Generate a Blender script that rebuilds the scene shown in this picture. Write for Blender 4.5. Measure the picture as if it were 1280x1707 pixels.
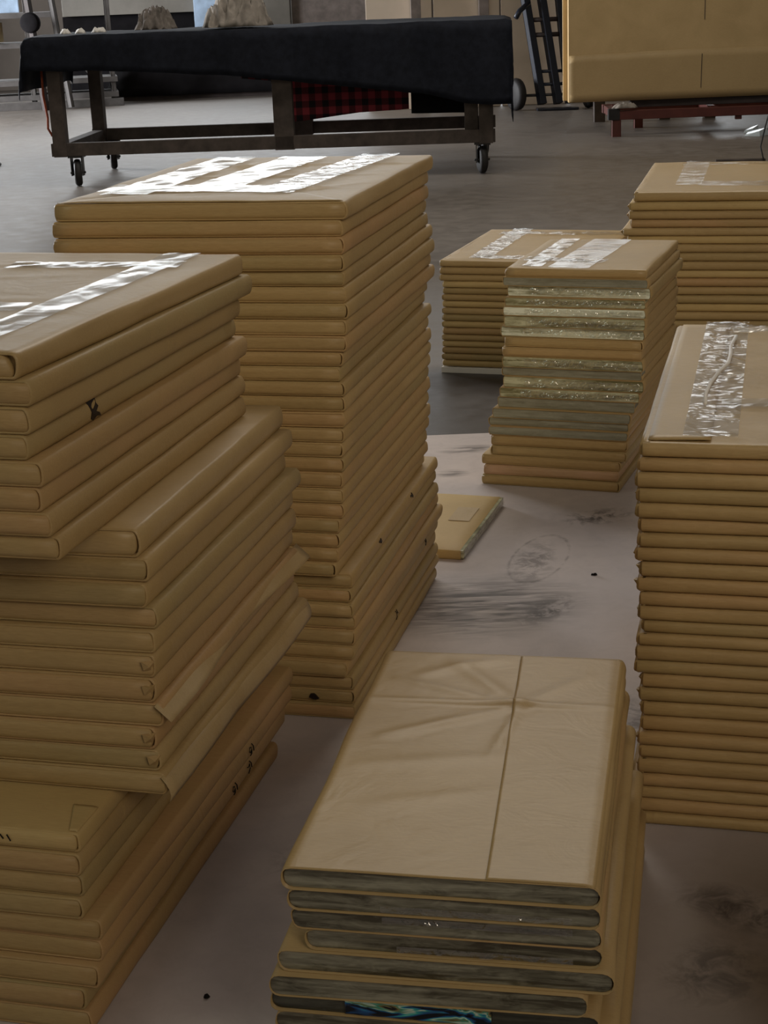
import bpy, bmesh, math, random
from mathutils import Vector, Matrix, noise

scene = bpy.context.scene
for o in list(bpy.data.objects):
    bpy.data.objects.remove(o, do_unlink=True)
COL = scene.collection
R = math.radians

# ------------------------------------------------------------------ camera
cam_d = bpy.data.cameras.new('camera')
cam = bpy.data.objects.new('camera', cam_d)
COL.objects.link(cam)
cam_d.sensor_fit = 'VERTICAL'
cam_d.sensor_height = 36.0
cam_d.lens = 2700.0 / 1707.0 * 36.0
cam_d.clip_end = 200
PITCH, ROLL, CAM_H = R(17.9456), R(-2.3278), 1.2
fw = Vector((0, math.cos(PITCH), -math.sin(PITCH)))
r0 = Vector((1, 0, 0))
u0 = r0.cross(fw)
rr = r0 * math.cos(ROLL) + u0 * math.sin(ROLL)
uu = -r0 * math.sin(ROLL) + u0 * math.cos(ROLL)
m3 = Matrix((rr, uu, -fw)).transposed()
cam.matrix_world = Matrix.Translation((0, 0, CAM_H)) @ m3.to_4x4()
scene.camera = cam

# ------------------------------------------------------------------ world, lights, exposure
world = bpy.data.worlds.new('hall_ambient')
scene.world = world
world.use_nodes = True
bg = world.node_tree.nodes['Background']
bg.inputs['Color'].default_value = (1.0, 0.90, 0.78, 1)
bg.inputs['Strength'].default_value = 0.105


def area(name, loc, target, sx, sy, power, color):
    d = bpy.data.lights.new(name, 'AREA')
    d.shape = 'RECTANGLE'
    d.size, d.size_y = sx, sy
    d.energy = power
    d.color = color
    o = bpy.data.objects.new(name, d)
    COL.objects.link(o)
    o.location = loc
    o.rotation_euler = (Vector(target) - Vector(loc)).to_track_quat('-Z', 'Y').to_euler()
    return o


area('window_daylight', (-2.5, 23.6, 3.2), (-1.5, 5.0, 1.6), 16.0, 2.0, 430, (0.93, 0.97, 1.0))
area('skylight', (0.8, 8.6, 6.0), (0.6, 6.8, 0.0), 4.0, 3.0, 200, (1.0, 0.93, 0.82))
lamp = area('front_fill', (2.0, -2.0, 3.3), (0.20, 3.9, 0.85), 2.4, 2.4, 11.0, (1.0, 0.86, 0.66))  # added unseen front fill, brightens the faces turned to the camera
lamp.data.spread = R(56)
area('left_fill', (-5.5, 1.0, 3.0), (0.0, 2.6, 0.4), 2.0, 2.0, 25, (0.88, 1.0, 0.82))  # added unseen fill from the left, tints front faces greenish
area('far_side_door', (-8.5, 16.5, 1.9), (0.0, 13.5, 0.0), 3.5, 3.0, 1500, (0.95, 0.97, 1.0))

vs = scene.view_settings
vs.view_transform = 'Standard'
vs.look = 'None'
vs.gamma = 1.0
vs.use_curve_mapping = False
vs.exposure = 0.0


# ------------------------------------------------------------------ materials
def mat(name):
    m = bpy.data.materials.new(name)
    m.use_nodes = True
    nt = m.node_tree
    return m, nt, nt.nodes['Principled BSDF'], nt.nodes['Material Output']


def N(nt, t, **kw):
    n = nt.nodes.new(t)
    for k, v in kw.items():
        if hasattr(n, k):
            setattr(n, k, v)
        else:
            n.inputs[k].default_value = v
    return n


def ramp(nt, fac, stops):
    n = nt.nodes.new('ShaderNodeValToRGB')
    el = n.color_ramp.elements
    while len(el) < len(stops):
        el.new(0.5)
    for e, (p, c) in zip(el, stops):
        e.position = p
        e.color = tuple(c) + (1,) if len(c) == 3 else c
    nt.links.new(fac, n.inputs['Fac'])
    return n


def mixc(nt, fac, a, b, blend='MIX'):
    n = nt.nodes.new('ShaderNodeMix')
    n.data_type = 'RGBA'
    n.blend_type = blend
    for sock, v in ((0, fac), (6, a), (7, b)):
        if hasattr(v, 'is_linked') or hasattr(v, 'links'):
            nt.links.new(v, n.inputs[sock])
        elif isinstance(v, (int, float)):
            n.inputs[sock].default_value = v
        else:
            n.inputs[sock].default_value = tuple(v) + (1,)
    return n.outputs[2]


def math_n(nt, op, a, b=None, c=None, clamp=False):
    n = nt.nodes.new('ShaderNodeMath')
    n.operation = op
    n.use_clamp = clamp
    for i, v in enumerate((a, b, c)):
        if v is None:
            continue
        if hasattr(v, 'links'):
            nt.links.new(v, n.inputs[i])
        else:
            n.inputs[i].default_value = v
    return n.outputs[0]


def bump(nt, bsdf, height, strength, dist, prev=None):
    b = nt.nodes.new('ShaderNodeBump')
    b.inputs['Strength'].default_value = strength
    b.inputs['Distance'].default_value = dist
    nt.links.new(height, b.inputs['Height'])
    if prev:
        nt.links.new(prev, b.inputs['Normal'])
    nt.links.new(b.outputs[0], bsdf.inputs['Normal'])
    return b.outputs[0]


def obj_vec(nt, scale=(1, 1, 1), rnd=True):
    tc = nt.nodes.new('ShaderNodeTexCoord')
    mp = nt.nodes.new('ShaderNodeMapping')
    mp.inputs['Scale'].default_value = scale
    nt.links.new(tc.outputs['Object'], mp.inputs['Vector'])
    if not rnd:
        return mp.outputs[0]
    oi = nt.nodes.new('ShaderNodeObjectInfo')
    va = nt.nodes.new('ShaderNodeVectorMath')
    va.operation = 'MULTIPLY_ADD'
    cb = nt.nodes.new('ShaderNodeCombineXYZ')
    for i in range(3):
        nt.links.new(oi.outputs['Random'], cb.inputs[i])
    va.inputs[1].default_value = (37.0, 53.0, 71.0)
    nt.links.new(cb.outputs[0], va.inputs[0])
    nt.links.new(mp.outputs[0], va.inputs[2])
    return va.outputs[0]


def noise_n(nt, vec, scale, detail=3, rough=0.5, dist=0.0):
    n = nt.nodes.new('ShaderNodeTexNoise')
    n.inputs['Scale'].default_value = scale
    n.inputs['Detail'].default_value = detail
    n.inputs['Roughness'].default_value = rough
    n.inputs['Distortion'].default_value = dist
    nt.links.new(vec, n.inputs['Vector'])
    return n.outputs['Fac']


def kraft(name, cols, rough=0.5, spec=0.35, wr=0.35, mot=1.0):
    m, nt, b, out = mat(name)
    oi = nt.nodes.new('ShaderNodeObjectInfo')
    rp = ramp(nt, oi.outputs['Random'], [(i / (len(cols) - 1), c) for i, c in enumerate(cols)])
    v = obj_vec(nt)
    big = noise_n(nt, v, 5.0, 3, 0.55, 0.4)
    c1 = mixc(nt, ramp(nt, big, [(0.35, (0, 0, 0)), (0.7, (mot, mot, mot))]).outputs[0], rp.outputs[0],
              (0.39, 0.265, 0.112))
    fib = noise_n(nt, obj_vec(nt, (1, 14, 9)), 60.0, 2, 0.6)
    c2 = mixc(nt, 0.22, c1, ramp(nt, fib, [(0.25, (0.28, 0.18, 0.08)), (0.75, (0.60, 0.43, 0.21))]).outputs[0])
    nt.links.new(c2, b.inputs['Base Color'])
    b.inputs['Roughness'].default_value = rough
    b.inputs['Specular IOR Level'].default_value = spec
    w = noise_n(nt, v, 16.0, 3, 0.5, 1.2)
    n1 = bump(nt, b, w, wr, 0.006)
    bump(nt, b, fib, 0.12, 0.0015, n1)
    return m


M = {}
OLIVE = (0.335, 0.255, 0.112)
TAN = (0.425, 0.292, 0.126)
WARM = (0.480, 0.285, 0.132)
PALE = (0.480, 0.335, 0.155)
M['kraft'] = kraft('kraft_paper', [OLIVE, TAN, WARM, TAN, PALE, OLIVE, WARM])
M['kraft_top'] = kraft('kraft_paper_smooth', [TAN, PALE, TAN], 0.42, 0.46, 0.2)
M['kraft_pink'] = kraft('kraft_paper_pinkish', [(0.55, 0.33, 0.21), (0.58, 0.35, 0.235)])
M['kraft_yellow'] = kraft('kraft_paper_yellow', [(0.56, 0.40, 0.17), (0.58, 0.42, 0.185)], 0.5, 0.3, 0.12, 0.45)
M['kraft_sheet'] = kraft('kraft_paper_sheet', [(0.66, 0.47, 0.235), (0.67, 0.48, 0.24)], 0.5, 0.3, 0.1, 0.35)
M['kraft_band'] = kraft('kraft_paper_band', [(0.53, 0.38, 0.19), (0.54, 0.385, 0.19)], 0.5, 0.3, 0.1, 0.3)
M['kraft_pale'] = kraft('kraft_paper_pale', [(0.50, 0.38, 0.22), (0.52, 0.40, 0.235)])


def clear_film(name, refl, rough, bs, bd, scale):
    """clear plastic: see-through, with a mirror-like surface that strengthens at grazing angles"""
    m, nt, b, out = mat(name)
    nt.nodes.remove(b)
    tr = N(nt, 'ShaderNodeBsdfTransparent')
    tr.inputs['Color'].default_value = (0.98, 0.98, 0.96, 1)
    gl = nt.nodes.new('ShaderNodeBsdfGlossy')
    gl.inputs['Color'].default_value = (1, 1, 1, 1)
    gl.inputs['Roughness'].default_value = rough
    v = obj_vec(nt)
    h = noise_n(nt, v, scale, 2, 0.5, 1.5)
    bm_ = nt.nodes.new('ShaderNodeBump')
    bm_.inputs['Strength'].default_value = bs
    bm_.inputs['Distance'].default_value = bd
    nt.links.new(h, bm_.inputs['Height'])
    nt.links.new(bm_.outputs[0], gl.inputs['Normal'])
    mx = nt.nodes.new('ShaderNodeMixShader')
    fr = nt.nodes.new('ShaderNodeFresnel')
    fr.inputs['IOR'].default_value = 1.36
    fac = math_n(nt, 'MINIMUM', math_n(nt, 'ADD', fr.outputs[0], refl), 0.42)
    nt.links.new(fac, mx.inputs[0])
    nt.links.new(tr.outputs[0], mx.inputs[1])
    nt.links.new(gl.outputs[0], mx.inputs[2])
    nt.links.new(mx.outputs[0], out.inputs['Surface'])
    return m


M['tape'] = clear_film('clear_tape', 0.0, 0.17, 0.16, 0.008, 9.0)
M['tape_crinkled'] = clear_film('crinkled_clear_tape', 0.05, 0.15, 0.40, 0.010, 16.0)


M['wet_film'] = clear_film('glossy_wrapping_film', 0.16, 0.08, 0.7, 0.010, 40.0)


def glassy(name, dark, light, lo, hi, rough=0.1, spec=0.6):
    m, nt, b, out = mat(name)
    v = obj_vec(nt, (4, 4, 95))
    n1 = noise_n(nt, v, 1.0, 4, 0.6, 0.5)
    v2 = obj_vec(nt, (14, 14, 60))
    n2 = noise_n(nt, v2, 1.6, 3, 0.7, 0.8)
    f = math_n(nt, 'MULTIPLY_ADD', n2, 0.4, math_n(nt, 'MULTIPLY', n1, 0.7))
    nt.links.new(ramp(nt, f, [(lo, dark), (hi, light)]).outputs[0], b.inputs['Base Color'])
    b.inputs['Roughness'].default_value = rough
    b.inputs['Specular IOR Level'].default_value = spec
    bump(nt, b, n2, 0.25, 0.004)
    return m


M['glass_dark'] = glassy('glass_edges_olive', (0.055, 0.047, 0.028), (0.30, 0.285, 0.215), 0.46, 0.72)
M['glass_deep'] = glassy('glass_edges_deep', (0.030, 0.030, 0.022), (0.10, 0.10, 0.075), 0.45, 0.8)
M['glass_pale'] = glassy('glass_edges_pale', (0.26, 0.27, 0.17), (0.85, 0.90, 0.78), 0.44, 0.62, 0.12, 0.7)  # pale glass edges, with reflected glare also put into the base colour
M['glass_mid'] = glassy('glass_edges_green', (0.16, 0.15, 0.07), (0.60, 0.60, 0.42), 0.46, 0.68, 0.12, 0.6)  # greenish edges; their light bands carry painted glare too
M['glass_grey'] = glassy('glass_edges_grey', (0.19, 0.18, 0.13), (0.36, 0.36, 0.29), 0.42, 0.75, 0.25, 0.4)


def plain(name, col, rough=0.6, spec=0.4, metal=0.0, var=0.25, scale=8.0, bs=0.1, bd=0.004):
    m, nt, b, out = mat(name)
    v = obj_vec(nt)
    n = noise_n(nt, v, scale, 4, 0.6)
    dk = tuple(c * (1 - var) for c in col)
    lt = tuple(min(1, c * (1 + var)) for c in col)
    nt.links.new(ramp(nt, n, [(0.3, dk), (0.7, lt)]).outputs[0], b.inputs['Base Color'])
    b.inputs['Roughness'].default_value = rough
    b.inputs['Specular IOR Level'].default_value = spec
    b.inputs['Metallic'].default_value = metal
    bump(nt, b, n, bs, bd)
    return m


M['cloth_black'] = plain('navy_black_cloth', (0.011, 0.013, 0.020), 0.8, 0.15, 0, 0.3, 20)
M['old_wood'] = plain('dirty_dark_timber', (0.075, 0.060, 0.052), 0.7, 0.3, 0, 0.35, 10)
M['rubber'] = plain('dark_rubber', (0.022, 0.02, 0.02), 0.6, 0.3)
M['dark_steel'] = plain('dark_steel', (0.05, 0.048, 0.048), 0.45, 0.5, 0.3)
M['rag'] = plain('grey_rag', (0.16, 0.14, 0.125), 0.9, 0.1, 0, 0.3, 18)
M['rag_light'] = plain('beige_rag', (0.27, 0.24, 0.21), 0.9, 0.1, 0, 0.25, 18)
M['red_cloth'] = plain('dark_red_cloth', (0.13, 0.012, 0.014), 0.9, 0.1)
M['black_stuff'] = plain('soot_black_cover', (0.010, 0.009, 0.010), 0.9, 0.1)
M['red_steel'] = plain('red_oxide_steel', (0.095, 0.024, 0.018), 0.5, 0.4, 0, 0.25)
M['navy_steel'] = plain('navy_painted_steel', (0.010, 0.014, 0.026), 0.4, 0.5)
M['rack_steel'] = plain('grey_painted_rack_steel', (0.10, 0.092, 0.088), 0.6, 0.3)
M['rack_dark'] = plain('dim_brown_steel', (0.045, 0.034, 0.032), 0.6, 0.3)
M['cream'] = plain('cream_board', (0.85, 0.72, 0.58), 0.6, 0.3, 0, 0.08, 2)
M['grey_post'] = plain('grey_timber_post', (0.24, 0.20, 0.18), 0.7, 0.3)
M['wall'] = plain('dim_plaster_wall', (0.22, 0.19, 0.165), 0.8, 0.2, 0, 0.2, 1)
M['panel_grey'] = plain('grey_dusty_panel', (0.20, 0.185, 0.16), 0.5, 0.4, 0, 0.15, 3)
M['blue_sheet'] = plain('pale_blue_gloss', (0.42, 0.55, 0.72), 0.35, 0.5, 0, 0.25, 6)  # pale blue tone of two flat upright panels
M['white_foam'] = plain('white_foam_board', (0.75, 0.72, 0.68), 0.7, 0.3, 0, 0.08)
M['ink'] = plain('black_marker_ink', (0.008, 0.006, 0.005), 0.6, 0.2)
M['hole'] = plain('dark_gap_behind_paper', (0.020, 0.012, 0.008), 0.5, 0.3)
M['red_string'] = plain('red_string', (0.42, 0.10, 0.05), 0.8, 0.2)
M['cable'] = plain('dark_cable', (0.03, 0.028, 0.026), 0.6, 0.3)
M['chip_glass'] = plain('clear_glass_chip', (0.55, 0.62, 0.66), 0.1, 0.8)

# plaid
m, nt, b, out = mat('red_black_plaid')
tc = nt.nodes.new('ShaderNodeTexCoord')
sp = nt.nodes.new('ShaderNodeSeparateXYZ')
nt.links.new(tc.outputs['Object'], sp.inputs[0])
fx = math_n(nt, 'PINGPONG', math_n(nt, 'MULTIPLY', sp.outputs[0], 11.0), 0.5)
fz = math_n(nt, 'PINGPONG', math_n(nt, 'MULTIPLY', sp.outputs[2], 11.0), 0.5)
sx_ = math_n(nt, 'GREATER_THAN', fx, 0.24)
sz_ = math_n(nt, 'GREATER_THAN', fz, 0.24)
fac = math_n(nt, 'MULTIPLY', math_n(nt, 'ADD', sx_, sz_), 0.5)
nt.links.new(ramp(nt, fac, [(0.0, (0.010, 0.006, 0.009)), (0.5, (0.10, 0.014, 0.02)),
                            (1.0, (0.30, 0.035, 0.05))]).outputs[0], b.inputs['Base Color'])
b.inputs['Roughness'].default_value = 0.9
M['plaid'] = m

# iridescent film
m, nt, b, out = mat('iridescent_film')
v = obj_vec(nt, (7, 7, 26))
n = noise_n(nt, v, 1.6, 2, 0.5, 2.2)
nt.links.new(ramp(nt, n, [(0.36, (0.01, 0.012, 0.02)), (0.42, (0.03, 0.14, 0.40)), (0.47, (0.06, 0.50, 0.46)),
                          (0.51, (0.75, 0.85, 0.72)), (0.56, (0.06, 0.42, 0.30)), (0.61, (0.32, 0.28, 0.12)),
                          (0.67, (0.01, 0.012, 0.02))]).outputs[0], b.inputs['Base Color'])
b.inputs['Roughness'].default_value = 0.15
b.inputs['Metallic'].default_value = 0.4
bump(nt, b, n, 0.5, 0.01)
M['iridescent'] = m

# concrete floor
m, nt, b, out = mat('dusty_concrete')
tc = nt.nodes.new('ShaderNodeTexCoord')
v = tc.outputs['Object']
n1 = noise_n(nt, v, 0.55, 5, 0.6, 0.3)
n2 = noise_n(nt, v, 9.0, 5, 0.65)
c = ramp(nt, n1, [(0.3, (0.092, 0.079, 0.070)), (0.7, (0.172, 0.149, 0.130))]).outputs[0]
c = mixc(nt, ramp(nt, n2, [(0.35, (0, 0, 0)), (0.75, (0.6, 0.6, 0.6))]).outputs[0], c, (0.215, 0.187, 0.162))
nt.links.new(c, b.inputs['Base Color'])
nt.links.new(ramp(nt, n2, [(0.2, (0.34, 0.34, 0.34)), (0.8, (0.55, 0.55, 0.55))]).outputs[0], b.inputs['Roughness'])
b.inputs['Specular IOR Level'].default_value = 0.5
bump(nt, b, n2, 0.08, 0.01)
M['concrete'] = m

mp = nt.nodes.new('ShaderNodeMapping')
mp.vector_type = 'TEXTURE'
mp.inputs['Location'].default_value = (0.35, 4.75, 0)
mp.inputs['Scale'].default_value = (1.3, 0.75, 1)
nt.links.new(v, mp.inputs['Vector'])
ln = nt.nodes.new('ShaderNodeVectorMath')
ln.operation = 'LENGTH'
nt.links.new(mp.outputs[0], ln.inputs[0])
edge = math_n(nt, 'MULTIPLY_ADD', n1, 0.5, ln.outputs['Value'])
dark_patch = ramp(nt, edge, [(0.80, (0.85, 0.85, 0.85)), (1.25 / 1.25, (0, 0, 0))]).outputs[0]
c = mixc(nt, dark_patch, c, (0.042, 0.035, 0.032))  # floor colour darkens inside an uneven ellipse near the rear stacks
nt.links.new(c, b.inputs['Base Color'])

# floor paper with smudges (stains have their own place and shape)
m, nt, b, out = mat('dirty_white_floor_paper')
tc = nt.nodes.new('ShaderNodeTexCoord')
v = tc.outputs['Object']
n1 = noise_n(nt, v, 1.6, 4, 0.6, 0.4)
n2 = noise_n(nt, v, 22.0, 4, 0.7, 0.6)
mpw = nt.nodes.new('ShaderNodeMapping')
mpw.inputs['Rotation'].default_value = (0, 0, R(20))
mpw.inputs['Scale'].default_value = (9, 60, 1)
nt.links.new(v, mpw.inputs['Vector'])
n3 = noise_n(nt, mpw.outputs[0], 1.0, 3, 0.6, 0.5)
c = ramp(nt, n1, [(0.3, (0.44, 0.40, 0.415)), (0.7, (0.66, 0.575, 0.54))]).outputs[0]
c = mixc(nt, ramp(nt, n2, [(0.42, (0, 0, 0)), (0.9, (0.35, 0.35, 0.35))]).outputs[0], c, (0.33, 0.29, 0.28))


def smudge(c, cx, cy, ang, rx, ry, col, strength, nz, lo=0.38, hi=0.62):
    mp = nt.nodes.new('ShaderNodeMapping')
    mp.vector_type = 'TEXTURE'
    mp.inputs['Location'].default_value = (cx, cy, 0)
    mp.inputs['Rotation'].default_value = (0, 0, R(ang))
    mp.inputs['Scale'].default_value = (rx, ry, 1)
    nt.links.new(v, mp.inputs['Vector'])
    ln = nt.nodes.new('ShaderNodeVectorMath')
    ln.operation = 'LENGTH'
    nt.links.new(mp.outputs[0], ln.inputs[0])
    k = ramp(nt, ln.outputs['Value'], [(0.35, (1, 1, 1)), (1.0, (0, 0, 0))]).outputs[0]
    q = ramp(nt, nz, [(lo, (0, 0, 0)), (hi, (1, 1, 1))]).outputs[0]
    f = math_n(nt, 'MULTIPLY', math_n(nt, 'MULTIPLY', k, q), strength, clamp=True)
    return mixc(nt, f, c, col)


def ring(c, cx, cy, ang, rx, ry, col, strength):
    mp = nt.nodes.new('ShaderNodeMapping')
    mp.vector_type = 'TEXTURE'
    mp.inputs['Location'].default_value = (cx, cy, 0)
    mp.inputs['Rotation'].default_value = (0, 0, R(ang))
    mp.inputs['Scale'].default_value = (rx, ry, 1)
    nt.links.new(v, mp.inputs['Vector'])
    ln = nt.nodes.new('ShaderNodeVectorMath')
    ln.operation = 'LENGTH'
    nt.links.new(mp.outputs[0], ln.inputs[0])
    k = ramp(nt, ln.outputs['Value'], [(0.84, (0, 0, 0)), (0.91, (1, 1, 1)), (0.98, (0, 0, 0))]).outputs[0]
    q = ramp(nt, n2, [(0.35, (0, 0, 0)), (0.6, (1, 1, 1))]).outputs[0]
    return mixc(nt, math_n(nt, 'MULTIPLY', math_n(nt, 'MULTIPLY', k, q), strength), c, col)


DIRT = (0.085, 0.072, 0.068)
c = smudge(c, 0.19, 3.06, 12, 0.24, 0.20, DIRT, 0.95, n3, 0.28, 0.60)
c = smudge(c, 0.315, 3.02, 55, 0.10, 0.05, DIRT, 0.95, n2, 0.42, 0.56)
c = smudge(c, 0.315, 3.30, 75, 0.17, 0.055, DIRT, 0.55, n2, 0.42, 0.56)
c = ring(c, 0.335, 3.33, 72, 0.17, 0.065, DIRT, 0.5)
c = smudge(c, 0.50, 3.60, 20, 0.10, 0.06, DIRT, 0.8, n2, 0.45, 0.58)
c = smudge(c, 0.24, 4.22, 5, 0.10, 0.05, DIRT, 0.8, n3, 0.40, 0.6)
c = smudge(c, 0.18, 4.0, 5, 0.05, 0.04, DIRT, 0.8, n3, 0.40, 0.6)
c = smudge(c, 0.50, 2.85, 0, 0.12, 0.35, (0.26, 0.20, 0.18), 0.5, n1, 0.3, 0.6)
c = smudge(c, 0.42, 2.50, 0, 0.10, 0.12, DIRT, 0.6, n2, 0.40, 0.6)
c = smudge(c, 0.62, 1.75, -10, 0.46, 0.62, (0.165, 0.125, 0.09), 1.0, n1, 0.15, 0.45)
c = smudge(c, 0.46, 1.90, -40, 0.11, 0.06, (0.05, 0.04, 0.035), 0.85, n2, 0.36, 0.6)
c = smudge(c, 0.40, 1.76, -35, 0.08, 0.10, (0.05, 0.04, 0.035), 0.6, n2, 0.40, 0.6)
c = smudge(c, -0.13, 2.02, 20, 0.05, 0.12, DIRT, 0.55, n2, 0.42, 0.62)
nt.links.new(c, b.inputs['Base Color'])
b.inputs['Roughness'].default_value = 0.6
b.inputs['Specular IOR Level'].default_value = 0.3
bump(nt, b, n2, 0.1, 0.004)
M['floor_paper'] = m


# ------------------------------------------------------------------ object helpers
def link(name, me, material=None, parent=None, smooth=False):
    o = bpy.data.objects.new(name, me)
    COL.objects.link(o)
    if material is not None:
        me.materials.append(material)
    if parent is not None:
        o.parent = parent
    if smooth:
        for p in me.polygons:
            p.use_smooth = True
    return o


def empty(name, loc=(0, 0, 0), rotz=0.0):
    o = bpy.data.objects.new(name, None)
    COL.objects.link(o)
    o.empty_display_size = 0.05
    o.location = loc
    o.rotation_euler = (0, 0, rotz)
    return o


def tag(o, label=None, cat=None, group=None, kind=None):
    if label:
        o['label'] = label
    if cat:
        o['category'] = cat
    if group:
        o['group'] = group
    if kind:
        o['kind'] = kind
    return o


def from_bm(name, bm, material, parent=None, smooth=False):
    me = bpy.data.meshes.new(name)
    bmesh.ops.recalc_face_normals(bm, faces=bm.faces)
    bm.to_mesh(me)
    bm.free()
    return link(name, me, material, parent, smooth)


def box_bm(bm, lo, hi, bevel=0.0):
    r = bmesh.ops.create_cube(bm, size=1.0)
    vs_ = r['verts']
    for v_ in vs_:
        v_.co = Vector([(lo[i] + hi[i]) / 2 + v_.co[i] * (hi[i] - lo[i]) for i in range(3)])
    if bevel > 0:
        es = list({e for v_ in vs_ for e in v_.link_edges})
        bmesh.ops.bevel(bm, geom=es, offset=bevel, segments=2, affect='EDGES', profile=0.7)


def box(name, lo, hi, material, parent=None, bevel=0.004):
    bm = bmesh.new()
    box_bm(bm, lo, hi, bevel)
    return from_bm(name, bm, material, parent)


def bar_bm(bm, p, q, w, h=None, bevel=0.0):
    """square or rectangular bar from p to q"""
    h = h or w
    p, q = Vector(p), Vector(q)
    d = q - p
    r = bmesh.ops.create_cube(bm, size=1.0)
    rot = d.to_track_quat('Z', 'Y').to_matrix()
    for v_ in r['verts']:
        v_.co = (p + q) / 2 + rot @ Vector((v_.co.x * w, v_.co.y * h, v_.co.z * d.length))
    if bevel:
        es = list({e for v_ in r['verts'] for e in v_.link_edges})
        bmesh.ops.bevel(bm, geom=es, offset=bevel, segments=1, affect='EDGES')


def bar(name, p, q, w, material, parent=None, h=None, bevel=0.003):
    bm = bmesh.new()
    bar_bm(bm, p, q, w, h, bevel)
    return from_bm(name, bm, material, parent)


def tube_bm(bm, pts, rad, seg=8, cap=True):
    pts = [Vector(p) for p in pts]
    rings = []
    for i, p in enumerate(pts):
        d = (pts[min(i + 1, len(pts) - 1)] - pts[max(i - 1, 0)]).normalized()
        a = d.cross(Vector((0, 0, 1)))
        if a.length < 1e-3:
            a = d.cross(Vector((1, 0, 0)))
        a.normalize()
        c_ = d.cross(a)
        rings.append([bm.verts.new(p + (a * math.cos(t) + c_ * math.sin(t)) * rad)
                      for t in [2 * math.pi * k / seg for k in range(seg)]])
    for r1, r2 in zip(rings, rings[1:]):
        for k in range(seg):
            bm.faces.new((r1[k], r1[(k + 1) % seg], r2[(k + 1) % seg], r2[k]))
    if cap:
        bm.faces.new(rings[0])
        bm.faces.new(rings[-1][::-1])


def tube(name, pts, rad, material, parent=None, seg=8):
    bm = bmesh.new()
    tube_bm(bm, pts, rad, seg)
    return from_bm(name, bm, material, parent, True)


def wheel(name, c, rad, width, axis, material, parent=None):
    bm = bmesh.new()
    axis = Vector(axis).normalized()
    a = axis.cross(Vector((0, 0, 1))).normalized()
    b_ = axis.cross(a)
    prof = [(-0.5, 0.25), (-0.5, 0.80), (-0.32, 0.97), (0, 1.0), (0.32, 0.97), (0.5, 0.80), (0.5, 0.25)]
    seg = 20
    rings = []
    for k in range(seg):
        t = 2 * math.pi * k / seg
        d = a * math.cos(t) + b_ * math.sin(t)
        rings.append([bm.verts.new(Vector(c) + axis * (x * width) + d * (r_ * rad)) for x, r_ in prof])
    for k in range(seg):
        r1, r2 = rings[k], rings[(k + 1) % seg]
        for j in range(len(prof) - 1):
            bm.faces.new((r1[j], r1[j + 1], r2[j + 1], r2[j]))
    bm.faces.new([r_[0] for r_ in rings])
    bm.faces.new([r_[-1] for r_ in rings][::-1])
    return from_bm(name, bm, material, parent, True)


# ------------------------------------------------------------------ packs
RUF = 0.22


def side_u(w, t, zf, ru):
    """half width at relative height zf (0..1): an elliptical, paper-rolled side"""
    s = 2 * zf - 1
    return w / 2 - ru * (1 - math.sqrt(max(0.0, 1 - abs(s) ** 2.6)))


def section(w, t, ru, nb, na, ins=0.0):
    w2, t2 = w - 2 * ins, t - 2 * ins
    ru = max(0.001, ru - ins * 0.5)
    pts = []
    xin = side_u(w2, t2, 0.0, ru)
    for i in range(nb):
        pts.append((-xin + 2 * xin * i / nb, ins))
    for i in range(na):
        a = -math.pi / 2 + math.pi * i / na
        zf = 0.5 + 0.5 * math.sin(a)
        pts.append((side_u(w2, t2, zf, ru), ins + t2 * zf))
    for i in range(nb):
        pts.append((xin - 2 * xin * i / nb, ins + t2))
    for i in range(na):
        a = math.pi / 2 - math.pi * i / na
        zf = 0.5 + 0.5 * math.sin(a)
        pts.append((-side_u(w2, t2, zf, ru), ins + t2 * zf))
    return pts


def seg_dist(px, py, x0, y0, x1, y1):
    dx, dy = x1 - x0, y1 - y0
    L = dx * dx + dy * dy
    k = max(0, min(1, ((px - x0) * dx + (py - y0) * dy) / L)) if L else 0
    return math.hypot(px - x0 - k * dx, py - y0 - k * dy), k


def ridge_h(u, v_, ridges):
    h = 0.0
    for (x0, y0, x1, y1, a_, sg) in ridges:
        d_, k_ = seg_dist(u, v_, x0, y0, x1, y1)
        h += a_ * math.exp(-(d_ / sg) ** 2) * (0.3 + 0.7 * math.sin(math.pi * min(1, max(0, k_ * 0.9 + 0.05))))
    return h


def loft(bm, rings):
    vr = [[bm.verts.new(p) for p in r_] for r_ in rings]
    n_ = len(vr[0])
    for a, b_ in zip(vr, vr[1:]):
        for k in range(n_):
            bm.faces.new((a[k], a[(k + 1) % n_], b_[(k + 1) % n_], b_[k]))
    return vr


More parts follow.
